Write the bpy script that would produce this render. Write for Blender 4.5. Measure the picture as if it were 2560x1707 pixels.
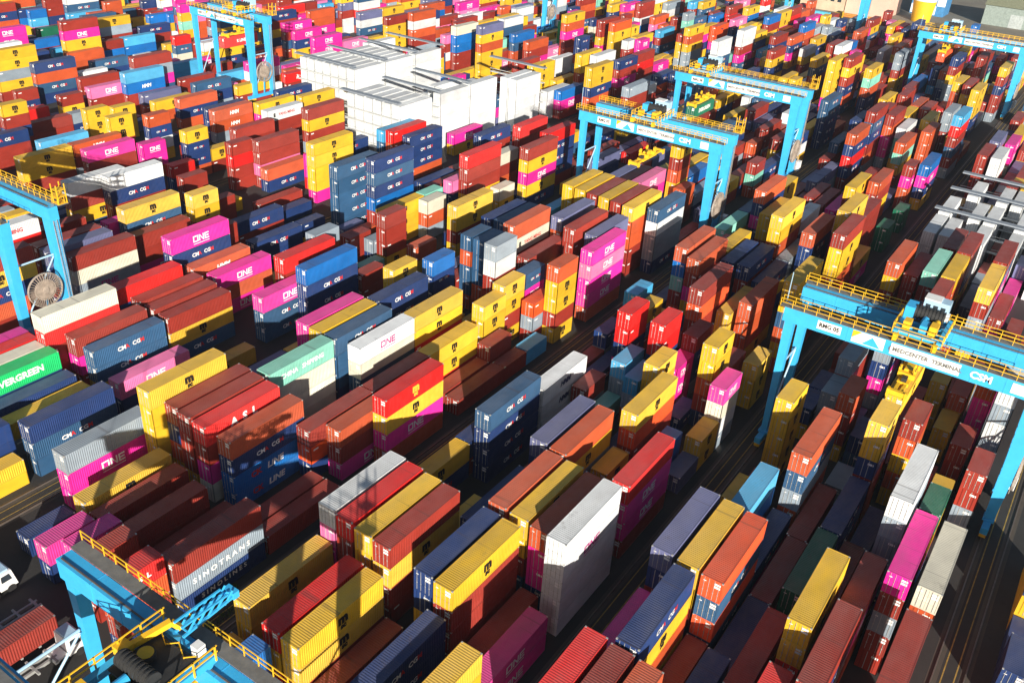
import bpy, math, random
from mathutils import Vector, Matrix
random.seed(7)
S = bpy.context.scene
C = S.collection
for o in list(S.objects):
    bpy.data.objects.remove(o)

CAM=[[0.8217424, 0.5671282, 0.0557232], [-0.3284282, 0.3914164, 0.8596093], [-0.4656977, 0.7246784, -0.5079044]]
LENS=32.03799106799869
CAMZ=79.85158319833816
BX0=-0.990064548327495
BPER=-34.278003132948164
BPIT=-3.0502016902532816

# ---------------------------------------------------------------- camera, sky, sun
r_, u_, f_ = [Vector(v) for v in CAM]
cd = bpy.data.cameras.new('camera'); cam = bpy.data.objects.new('camera', cd); C.objects.link(cam)
m3 = Matrix((r_, u_, -f_)).transposed()
cam.matrix_world = Matrix.Translation((0, 0, CAMZ)) @ m3.to_4x4()
cd.sensor_width = 36; cd.lens = LENS; cd.clip_end = 6000; cd.clip_start = 1
S.camera = cam
HAZE = 0.00012                                      # density of the thin sea haze box
SUN_EL = 17.0
AZ = Vector((0.669, -0.743))                       # horizontal direction towards the sun
w = bpy.data.worlds.new('World'); S.world = w; w.use_nodes = True
nt = w.node_tree
sky = nt.nodes.new('ShaderNodeTexSky'); sky.sky_type = 'NISHITA'; sky.sun_disc = False
sky.sun_elevation = math.radians(SUN_EL); sky.sun_rotation = math.atan2(AZ.x, AZ.y)
nt.links.new(sky.outputs[0], nt.nodes['Background'].inputs[0])
nt.nodes['Background'].inputs[1].default_value = 0.05
ld = bpy.data.lights.new('sun', 'SUN'); ld.energy = 5.0; ld.angle = math.radians(0.5); ld.color = (1, .93, .82)
so = bpy.data.objects.new('sun', ld); C.objects.link(so)
e = math.radians(SUN_EL)
so.rotation_euler = Vector((AZ.x * math.cos(e), AZ.y * math.cos(e), math.sin(e))).to_track_quat('Z', 'Y').to_euler()
S.view_settings.view_transform = 'Standard'; S.view_settings.look = 'None'
S.view_settings.exposure = 0.82; S.view_settings.gamma = 1
S.cycles.max_bounces = 5; S.cycles.diffuse_bounces = 3; S.cycles.glossy_bounces = 2

# ---------------------------------------------------------------- materials
def nodes(name):
    m = bpy.data.materials.new(name); m.use_nodes = True
    n = m.node_tree; return m, n, n.nodes['Principled BSDF']

def mixrgb(n, a, b, fac, mode='MIX'):
    x = n.nodes.new('ShaderNodeMix'); x.data_type = 'RGBA'; x.blend_type = mode
    for i, v in ((6, a), (7, b), (0, fac)):
        if hasattr(v, 'is_output'): n.links.new(v, x.inputs[i])
        else: x.inputs[i].default_value = v
    return x.outputs[2]

def ramp(n, v, p0, p1, c0=0., c1=1.):
    x = n.nodes.new('ShaderNodeMapRange'); n.links.new(v, x.inputs[0])
    x.inputs[1].default_value = p0; x.inputs[2].default_value = p1; x.inputs[3].default_value = c0; x.inputs[4].default_value = c1
    return x.outputs[0]

def noise(n, vec, scale, detail=3, rough=.6):
    x = n.nodes.new('ShaderNodeTexNoise'); x.inputs['Scale'].default_value = scale
    x.inputs['Detail'].default_value = detail; x.inputs['Roughness'].default_value = rough
    if vec is not None: n.links.new(vec, x.inputs['Vector'])
    return x.outputs[0]

def mul(n, a, b, op='MULTIPLY'):
    x = n.nodes.new('ShaderNodeMath'); x.operation = op
    for i, v in ((0, a), (1, b)):
        if hasattr(v, 'is_output'): n.links.new(v, x.inputs[i])
        else: x.inputs[i].default_value = v
    return x.outputs[0]

def container_paint(name, attr):
    m, n, b = nodes(name)
    geo = n.nodes.new('ShaderNodeNewGeometry')
    if attr:
        a = n.nodes.new('ShaderNodeAttribute'); a.attribute_name = 'Col'; base = a.outputs['Color']
        rnd = None
    else:
        a = n.nodes.new('ShaderNodeObjectInfo'); base = a.outputs['Color']; rnd = a.outputs['Random']
    pos = geo.outputs['Position']
    def scaled(v):
        x = n.nodes.new('ShaderNodeVectorMath'); x.operation = 'MULTIPLY'; n.links.new(pos, x.inputs[0]); x.inputs[1].default_value = v
        return x.outputs[0]
    sep = n.nodes.new('ShaderNodeSeparateXYZ'); n.links.new(geo.outputs['Normal'], sep.inputs[0])
    up = ramp(n, sep.outputs[2], .6, .8)
    # faded, chalky patches; dust on roofs
    f1 = ramp(n, noise(n, scaled((.35, .25, .5)), 1., 4), .28, .75, .80, 1.10)
    col = mixrgb(n, base, (f1 if False else (1, 1, 1, 1)), 0.0)
    hsv = n.nodes.new('ShaderNodeHueSaturation'); n.links.new(col, hsv.inputs['Color']); n.links.new(f1, hsv.inputs['Value'])
    col = hsv.outputs[0]
    dust = mul(n, up, ramp(n, noise(n, scaled((.5, .16, 1.)), 1., 5, .7), .3, .8, .03, .26))
    col = mixrgb(n, col, (.30, .27, .25, 1), dust)
    seam = mul(n, up, ramp(n, noise(n, scaled((.05, 1.7, .05)), 1., 2, .5), .66, .72, 0, .40))
    col = mixrgb(n, col, (.07, .05, .045, 1), seam)
    blot = mul(n, up, ramp(n, noise(n, scaled((.45, .3, 1.)), 1., 5, .7), .62, .74, 0, .45))
    col = mixrgb(n, col, (.09, .06, .05, 1), blot)
    # run-down streaks on the walls
    st = ramp(n, noise(n, scaled((2.2, 2.2, .18)), 1., 4, .7), .58, .82, 0, .22)
    inv = mul(n, 1., up, 'SUBTRACT')
    col = mixrgb(n, col, (.10, .065, .05, 1), mul(n, st, inv))
    # rust blots, scraped patches on roofs
    ru = ramp(n, noise(n, scaled((.9, .55, .9)), 1., 6, .75), .68, .76, 0, .6)
    col = mixrgb(n, col, (.11, .045, .025, 1), ru)
    n.links.new(col, b.inputs['Base Color'])
    n.links.new(ramp(n, noise(n, scaled((.6, .6, .6)), 1.5, 3), .3, .7, .42, .66), b.inputs['Roughness'])
    b.inputs['Specular IOR Level'].default_value = .35
    return m

def simple(name, col, rough=.6, metal=0., var=.25, scale=1.2, spec=.35):
    m, n, b = nodes(name)
    geo = n.nodes.new('ShaderNodeNewGeometry')
    f = ramp(n, noise(n, geo.outputs['Position'], scale, 5, .65), .25, .75, 1 - var, 1 + var)
    x = n.nodes.new('ShaderNodeHueSaturation'); x.inputs['Color'].default_value = (*col, 1); n.links.new(f, x.inputs['Value'])
    n.links.new(x.outputs[0], b.inputs['Base Color'])
    b.inputs['Roughness'].default_value = rough; b.inputs['Metallic'].default_value = metal
    b.inputs['Specular IOR Level'].default_value = spec
    return m

PAINT = container_paint('container_paint', False)
PAINTA = container_paint('container_paint_far', True)
def M(name, *a, **k): return simple(name, *a, **k)
STEEL = M('galvanised_bars', (.45, .45, .43), .45, .3)
WHITE_L = M('white_lettering', (.80, .80, .78), .6, var=.12)
MAG_L = M('magenta_lettering', (.45, .02, .20), .6, var=.1)
BLK_L = M('black_lettering', (.015, .013, .012), .6, var=.1)
RED_L = M('red_lettering', (.55, .03, .03), .6, var=.1)
NAVY_L = M('navy_lettering', (.02, .03, .10), .6, var=.1)
YEL_L = M('yellow_lettering', (.80, .52, .05), .6, var=.1)
CBLUE = M('crane_blue', (.045, .40, .74), .45, var=.10, scale=.7)
CYEL = M('crane_yellow', (.78, .45, .02), .5, var=.12)
GRATE = M('grey_grating', (.15, .15, .145), .75)
DARK = M('dark_machinery', (.03, .03, .03), .6)
RUBBER = M('rubber', (.02, .02, .02), .8)
WPAINT = M('white_paint', (.78, .78, .76), .5, var=.08)
LBLUE = M('pale_blue_paint', (.35, .52, .66), .5, var=.1)
REEL = M('cable_reel_steel', (.34, .28, .23), .7, var=.4)
RACK = M('rack_steel', (.62, .63, .61), .6, var=.12)
RACKTOP = M('rack_top_grating', (.22, .25, .29), .7, var=.2)
RAILM = M('rail_steel', (.16, .13, .11), .45, .4)
GLASS = M('window_glass', (.03, .04, .05), .15)

COLS = dict(m=(.30, .030, .018), r=(.66, .014, .012), o=(.53, .085, .024), O=(.75, .085, .016), y=(.74, .44, .022),
            p=(.76, .020, .30), P=(.78, .17, .38), b=(.014, .040, .150), z=(.030, .095, .20), B=(.006, .14, .46),
            c=(.065, .38, .66), s=(.13, .14, .27), g=(.27, .33, .39), w=(.70, .72, .73), W=(.70, .66, .53),
            G=(.008, .14, .075), E=(.010, .50, .14), t=(.22, .58, .46))

# ---------------------------------------------------------------- mesh helpers
class MB:
    def __init__(s): s.v = []; s.f = []; s.mi = []; s.c = []
    def quad(s, pts, mi=0, col=None):
        k = len(s.v); s.v += [tuple(p) for p in pts]; s.f.append(tuple(range(k, k + len(pts)))); s.mi.append(mi); s.c.append(col)
    def box(s, x0, x1, y0, y1, z0, z1, mi=0, col=None, bottom=True):
        a = [(x0, y0, z0), (x1, y0, z0), (x1, y1, z0), (x0, y1, z0), (x0, y0, z1), (x1, y0, z1), (x1, y1, z1), (x0, y1, z1)]
        k = len(s.v); s.v += a
        fs = [(4, 5, 6, 7), (0, 1, 5, 4), (1, 2, 6, 5), (2, 3, 7, 6), (3, 0, 4, 7)]
        if bottom: fs.append((3, 2, 1, 0))
        for f in fs: s.f.append(tuple(k + i for i in f)); s.mi.append(mi); s.c.append(col)
    def frustum(s, c0, h0, c1, h1, mi=0):
        """box between two horizontal rectangles: centre and half sizes at the bottom and at the top"""
        k = len(s.v)
        for c, h in ((c0, h0), (c1, h1)):
            s.v += [(c[0] - h[0], c[1] - h[1], c[2]), (c[0] + h[0], c[1] - h[1], c[2]), (c[0] + h[0], c[1] + h[1], c[2]), (c[0] - h[0], c[1] + h[1], c[2])]
        for f in [(4, 5, 6, 7), (0, 1, 5, 4), (1, 2, 6, 5), (2, 3, 7, 6), (3, 0, 4, 7), (3, 2, 1, 0)]:
            s.f.append(tuple(k + i for i in f)); s.mi.append(mi); s.c.append(None)
    def bar(s, a, b, t, mi=0):
        a = Vector(a); b = Vector(b); d = (b - a).normalized()
        q = d.orthogonal().normalized() if abs(d.z) < .99 else Vector((1, 0, 0))
        if abs(d.z) < .99: q = d.cross(Vector((0, 0, 1))).normalized()
        p = d.cross(q)
        k = len(s.v)
        for c in (a, b):
            for sx, sy in ((-1, -1), (1, -1), (1, 1), (-1, 1)): s.v.append(tuple(c + q * sx * t / 2 + p * sy * t / 2))
        for f in [(0, 1, 2, 3), (7, 6, 5, 4), (0, 4, 5, 1), (1, 5, 6, 2), (2, 6, 7, 3), (3, 7, 4, 0)]:
            s.f.append(tuple(k + i for i in f)); s.mi.append(mi); s.c.append(None)
    def cyl(s, a, b, r, n=16, mi=0, r2=None):
        a = Vector(a); b = Vector(b); d = (b - a).normalized(); q = d.orthogonal().normalized(); p = d.cross(q); r2 = r if r2 is None else r2
        k = len(s.v)
        for c, rr in ((a, r), (b, r2)):
            for i in range(n):
                t = 2 * math.pi * i / n; s.v.append(tuple(c + q * rr * math.cos(t) + p * rr * math.sin(t)))
        for i in range(n): s.f.append((k + i, k + (i + 1) % n, k + n + (i + 1) % n, k + n + i)); s.mi.append(mi); s.c.append(None)
        s.f.append(tuple(range(k + n - 1, k - 1, -1))); s.mi.append(mi); s.c.append(None)
        s.f.append(tuple(range(k + n, k + 2 * n))); s.mi.append(mi); s.c.append(None)
    def mesh(s, name, mats, colour=False):
        me = bpy.data.meshes.new(name); me.from_pydata(s.v, [], s.f)
        for m in mats: me.materials.append(m)
        me.polygons.foreach_set('material_index', s.mi)
        if colour:
            at = me.attributes.new('Col', 'FLOAT_COLOR', 'FACE')
            buf = []
            for c in s.c: buf += list(c or (.5, .5, .5)) + [1.0]
            at.data.foreach_set('color', buf)
        me.update(); return me
    def obj(s, name, mats, parent=None, colour=False):
        if not isinstance(mats, (list, tuple)): mats = [mats]
        return link(name, s.mesh(name, mats, colour), parent)

def link(name, data, parent=None, loc=(0, 0, 0)):
    o = bpy.data.objects.new(name, data); C.objects.link(o); o.location = loc
    if parent is not None: o.parent = parent
    return o
def thing(name, label, cat, loc=(0, 0, 0), group=None, data=None):
    o = link(name, data, None, loc); o['label'] = label; o['category'] = cat
    if group: o['group'] = group
    return o
def structure(o): o['kind'] = 'structure'; return o

# ---------------------------------------------------------------- ground, runways, road
def ground_material(name, c0, c1, stain, rough=.85):
    m, n, b = nodes(name)
    geo = n.nodes.new('ShaderNodeNewGeometry'); p = geo.outputs['Position']
    col = mixrgb(n, (*c0, 1), (*c1, 1), ramp(n, noise(n, p, .06, 5, .7), .35, .65))
    col = mixrgb(n, col, (*stain, 1), ramp(n, noise(n, p, .5, 6, .75), .55, .75, 0, .7))
    n.links.new(col, b.inputs['Base Color']); b.inputs['Roughness'].default_value = rough
    return m
ASPH = ground_material('yard_asphalt', (.022, .021, .021), (.036, .033, .031), (.013, .012, .011))
FARG = ground_material('far_ground', (.16, .14, .11), (.22, .20, .16), (.09, .08, .06))
ROADM = ground_material('road_asphalt', (.085, .09, .10), (.12, .122, .13), (.06, .06, .065))
CONC = ground_material('runway_concrete', (.055, .046, .038), (.085, .070, .055), (.03, .024, .018))
mb = MB(); mb.quad([(-2500, -800, -.03), (1500, -800, -.03), (1500, 2600, -.03), (-2500, 2600, -.03)])
structure(mb.obj('ground', FARG))
mb = MB(); mb.quad([(-620, -60, 0), (90, -60, 0), (90, 428, 0), (-620, 428, 0)])
structure(mb.obj('yard_pavement', ASPH))
mb = MB()
mb.quad([(-620, 428.02, 0), (90, 428.02, 0), (90, 438, 0), (-620, 438, 0)])
mb.quad([(-620, 452, 0), (90, 452, 0), (90, 470, 0), (-620, 470, 0)])
structure(mb.obj('road', ROADM))
mb = MB(); mb.box(-620, 90, 438.05, 451.95, -.02, .14)
structure(mb.obj('pavement', M('pavement_concrete', (.19, .185, .18), .85)))
WLINE = M('worn_road_paint', (.55, .55, .52), .8, var=.4)
mb = MB()
for x in range(-600, 90, 9): mb.quad([(x, 460.9, .006), (x + 4, 460.9, .006), (x + 4, 461.1, .006), (x, 461.1, .006)])
mb.quad([(-620, 453, .006), (90, 453, .006), (90, 453.2, .006), (-620, 453.2, .006)])
structure(mb.obj('road_marking', WLINE))
def railR(B): return BX0 + BPER * B + 2.44 + 1.9
def railL(B): return BX0 + BPER * B + 8 * BPIT - 2.5
mc = MB(); mr = MB(); my = MB()
for B in range(-2, 14):
    for x in (railR(B), railL(B)):
        mc.quad([(x - .55, -40, .004), (x + .55, -40, .004), (x + .55, 425, .004), (x - .55, 425, .004)])
        mr.box(x - .075, x + .075, -40, 425, .004, .17)
    for x in (railR(B) + .9, railL(B) - .9):
        my.quad([(x - .07, -40, .008), (x + .07, -40, .008), (x + .07, 425, .008), (x - .07, 425, .008)])
structure(mc.obj('crane_runway', CONC)); structure(mr.obj('crane_rail', RAILM)); structure(my.obj('lane_marking', M('worn_yellow_line', (.30, .20, .05), .8, var=.5)))
GRASSM = M('verge_grass', (.05, .085, .02), .9, var=.5, scale=6)
mb = MB()
for k in range(5200):
    x = random.uniform(-66.6, -65.95) if random.random() < .75 else random.uniform(-64.3, -63.2); y = random.uniform(27, 47.5)
    a = random.uniform(0, 6.28); h = random.uniform(.08, .30); l = .07
    dx, dy = math.cos(a) * l, math.sin(a) * l
    mb.quad([(x - dx, y - dy, .0), (x + dx, y + dy, .0), (x + dy * 2, y - dx * 2, h)])
o = mb.obj('grass', GRASSM); o['kind'] = 'stuff'
mb = MB()
for (x0, x1, y0, y1) in ((-215, -150, 474, 500), (-330, -230, 476, 510)):
    for k in range(3000):
        x = random.uniform(x0, x1); y = random.uniform(y0, y1); a = random.uniform(0, 6.28); h = random.uniform(.3, .7); dx, dy = math.cos(a) * .5, math.sin(a) * .5
        mb.quad([(x - dx, y - dy, 0), (x + dx, y + dy, 0), (x + dy, y - dx, h)])
o = mb.obj('grass', GRASSM); o['kind'] = 'stuff'

# ---------------------------------------------------------------- containers
W = 2.44; H0 = 2.80
def corrugated(mb, L, doors):
    """walls and roof with pressed ribs; near end at y=0 (doors), far end at y=L"""
    H = H0; p = .115; t = .04
    for x0, x1 in ((0, p), (W - p, W)):
        for y0, y1 in ((0, p), (L - p, L)): mb.box(x0, x1, y0, y1, 0, H)               # corner posts
    for x0, x1 in ((.002, .09), (W - .09, W - .002)):
        mb.box(x0, x1, p, L - p, 0, .15); mb.box(x0, x1, p, L - p, H - .09, H - .001)     # side rails
    mb.box(p, W - p, L - .1, L - .002, 0, .15); mb.box(p, W - p, L - .1, L - .002, H - .1, H - .001)
    mb.box(p, W - p, .002, .1, 0, .15); mb.box(p, W - p, .002, .1, H - .12, H - .001)
    n = int(round((L - 2 * p) / .278)); st = (L - 2 * p) / n
    z0, z1 = .15, H - .09
    ys = []
    for i in range(n):
        y = p + i * st; ys += [(y, 0), (y + .26 * st, 0), (y + .5 * st, 1), (y + .76 * st, 1)]
    ys.append((L - p, 0))
    for sgn, x in ((1, W - .008), (-1, .008)):
        for (ya, a), (yb, b) in zip(ys, ys[1:]):
            xa = x - sgn * t * a; xb = x - sgn * t * b
            q = [(xa, ya, z0), (xb, yb, z0), (xb, yb, z1), (xa, ya, z1)]
            mb.quad(q if sgn > 0 else q[::-1])
    zr = H - .012
    for (ya, a), (yb, b) in zip(ys, ys[1:]):
        mb.quad([(.09, ya, zr - .022 * a), (W - .09, ya, zr - .022 * a), (W - .09, yb, zr - .022 * b), (.09, yb, zr - .022 * b)])
    m = 8; ws = (W - 2 * p) / m; xs = []
    for i in range(m):
        x = p + i * ws; xs += [(x, 0), (x + .26 * ws, 0), (x + .5 * ws, 1), (x + .76 * ws, 1)]
    xs.append((W - p, 0))
    for (xa, a), (xb, b) in zip(xs, xs[1:]):
        mb.quad([(xb, L - .01 - t * b, .15), (xa, L - .01 - t * a, .15), (xa, L - .01 - t * a, H - .1), (xb, L - .01 - t * b, H - .1)])
    mb.quad([(.09, .09, .1), (.09, L - .09, .1), (W - .09, L - .09, .1), (W - .09, .09, .1)])
    for x in (0.0, W - .178):                                                             # corner castings, a little proud
        for y in (0.0, L - .162):
            mb.box(x - .004, x + .182, y - .004, y + .166, H - .118, H + .004, 1)
    if doors:
        door_leaf(mb, 0, False); door_leaf(mb, 1, False)

def door_leaf(mb, side, local):
    H = H0; w = (W - .23) / 2; x0 = 0 if local else .115 + side * w
    z0, z1 = .15, H - .12; y = .045
    zs = [z0 + (z1 - z0) * k / 3 for k in range(4)]
    for a, b in zip(zs, zs[1:]):
        mb.quad([(x0 + .01, y, a), (x0 + w - .01, y, a), (x0 + w - .01, y, b - .06), (x0 + .01, y, b - .06)])
        mb.quad([(x0 + .01, y - .02, b - .06), (x0 + w - .01, y - .02, b - .06), (x0 + w - .01, y - .02, b), (x0 + .01, y - .02, b)])
        mb.quad([(x0 + .01, y, b - .06), (x0 + w - .01, y, b - .06), (x0 + w - .01, y - .02, b - .06), (x0 + .01, y - .02, b - .06)])
    for q in (.28, .74):
        xx = x0 + w * q
        mb.box(xx - .022, xx + .022, -.012, .022, .1, H - .07, 1)
        mb.box(xx - .07, xx + .07, -.014, .03, 1.0, 1.06, 1)
    if side == 0: mb.box(x0 + .2, x0 + .5, .018, .024, H - .62, H - .52, 2)
    else: mb.box(x0 + .32, x0 + .95, .018, .024, H - .60, H - .36, 2); mb.box(x0 + .32, x0 + .95, .018, .024, H - 1.0, H - .72, 2)

BODY = {}
for L_, l_ in ((40, 12.19), (20, 6.06)):
    for d in (0, 1):
        mb = MB(); corrugated(mb, l_, d); BODY[L_, d] = mb.mesh('shipping_container', [PAINT, STEEL, WHITE_L])
LEAF = []
for sd in (0, 1):
    mb = MB(); door_leaf(mb, sd, True); LEAF.append(mb.mesh('door', [PAINT, STEEL, WHITE_L]))

# lettering ------------------------------------------------------
def text_polys(body, size, bold=.03, shear=0., res=2):
    cu = bpy.data.curves.new('lettering', 'FONT'); cu.body = body; cu.size = size; cu.align_x = 'CENTER'; cu.align_y = 'CENTER'
    cu.offset = bold * size; cu.resolution_u = res; cu.shear = shear
    ob = bpy.data.objects.new('tmp', cu); C.objects.link(ob)
    dg = bpy.context.evaluated_depsgraph_get(); me = bpy.data.meshes.new_from_object(ob.evaluated_get(dg))
    v = [(p.co.x, p.co.y) for p in me.vertices]; f = [tuple(p.vertices) for p in me.polygons]
    bpy.data.objects.remove(ob); bpy.data.curves.remove(cu); bpy.data.meshes.remove(me)
    return v, f
def rects(rs):
    v = []; f = []
    for r in rs:
        k = len(v)
        if len(r) == 4: x0, y0, x1, y1 = r; v += [(x0, y0), (x1, y0), (x1, y1), (x0, y1)]
        else: v += [(r[0], r[1]), (r[2], r[3]), (r[4], r[5]), (r[6], r[7])]
        f.append((k, k + 1, k + 2, k + 3))
    return v, f
def one_logo(h):
    t = .2; x = 0; R = []
    w1 = .95; R += [(0, 0, t, 1), (w1 - t, .0, w1, 1), (t, 0, w1 - t, t), (t * 1.0, 1 - t, w1 - t, 1)]
    x = w1 + .12; w2 = .9
    R += [(x, 0, x + t, 1), (x + w2 - t, 0, x + w2, 1), (x + t, 1, x + t, .72, x + w2 - t, 0, x + w2 - t, .28)]
    x += w2 + .12; w3 = .8
    R += [(x, 0, x + t, 1), (x + t, 0, x + w3, t), (x + t, .5 - t / 2, x + w3 * .92, .5 + t / 2), (x + t, 1 - t, x + w3, 1)]
    tw = x + w3
    R += [(.0, -.34, tw, -.24)]
    v, f = rects(R)
    return [((a - tw / 2) * h, (b - .5) * h) for a, b in v], f
def shift(vf, dx, dy=0):
    return [(a + dx, b + dy) for a, b in vf[0]], vf[1]
def spec(key, L):
    """list of (polygons, material) for a side 12 m or 6 m long, centred on its middle"""
    k = 1. if L == 40 else .62
    if key == 'ONE': return [(one_logo(1.15 if L == 40 else .95), WHITE_L)]
    if key == 'ONEm': return [(one_logo(1.15 if L == 40 else .95), MAG_L)]
    if key in ('MSC', 'MSCy'):
        m = BLK_L if key == 'MSC' else YEL_L
        return [(shift(text_polys('m', 1.75, .07), 0, .42), m), (shift(text_polys('sc', .95, .07), 0, -.52), m)]
    if key == 'CMA':
        return [(shift(text_polys('CM', .95 * k, .035), -1.55 * k), WHITE_L), (shift(text_polys('A', .95 * k, .035), -.62 * k), RED_L),
                (shift(text_polys('CG', .95 * k, .035), .95 * k), WHITE_L), (shift(text_polys('M', .95 * k, .035), 1.95 * k), RED_L)]
    if key == 'ASL': return [(text_polys('A  S  L', 1.55 * k, .05), WHITE_L)]
    if key == 'SINOTRANS': return [(text_polys('S I N O T R A N S', 1.05, .04), WHITE_L)]
    if key == 'SINOLINES': return [(text_polys('S I N O L I N E S', .92, .03), WHITE_L)]
    if key == 'EVERGREEN': return [(text_polys('EVERGREEN', 1.35 * k, .04), WHITE_L)]
    if key == 'CHINA SHIPPING': return [(text_polys('CHINA   SHIPPING', 1.0, .035), WHITE_L)]
    if key == 'CK LINE': return [(shift(text_polys('CK', 1.25, .05), -2.6), RED_L), (shift(text_polys('LINE', 1.35, .04, .15), .6), WHITE_L)]
    if key == 'HMM': return [(text_polys('HMM', 1.25 * k, .05, .15), WHITE_L)]
    if key == 'HMMb': return [(text_polys('HMM', 1.2, .06, .2), NAVY_L)]
    if key == 'YANG MING': return [(shift(text_polys('E', 1.2, .08), -3.9), BLK_L), (shift(text_polys('YANG MING', 1.0, .03), .3), RED_L)]
    if key == 'K LINE': return [(text_polys('K LINE', 1.1, .04), WHITE_L)]
    if key == 'HAPAG': return [(text_polys('Hapag', .9, .03), NAVY_L)]
    return []
SPEC = {}; LMESH = {}
def get_spec(key, L):
    if (key, L) not in SPEC: SPEC[key, L] = spec(key, L)
    return SPEC[key, L]
def side_point(a, b, L, l, x=W + .012): return (x, l / 2 + a, H0 * .5 + b)
def lettering_mesh(key, L):
    if (key, L) in LMESH: return LMESH[key, L]
    l = 12.19 if L == 40 else 6.06; mb = MB(); mats = []
    for (v, f), m in get_spec(key, L):
        if m not in mats: mats.append(m)
        pts = [side_point(a, b, L, l) for a, b in v]
        for q in f: mb.quad([pts[i] for i in q], mats.index(m))
    LMESH[key, L] = mb.mesh('lettering', mats) if mb.f else None
    return LMESH[key, L]

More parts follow.
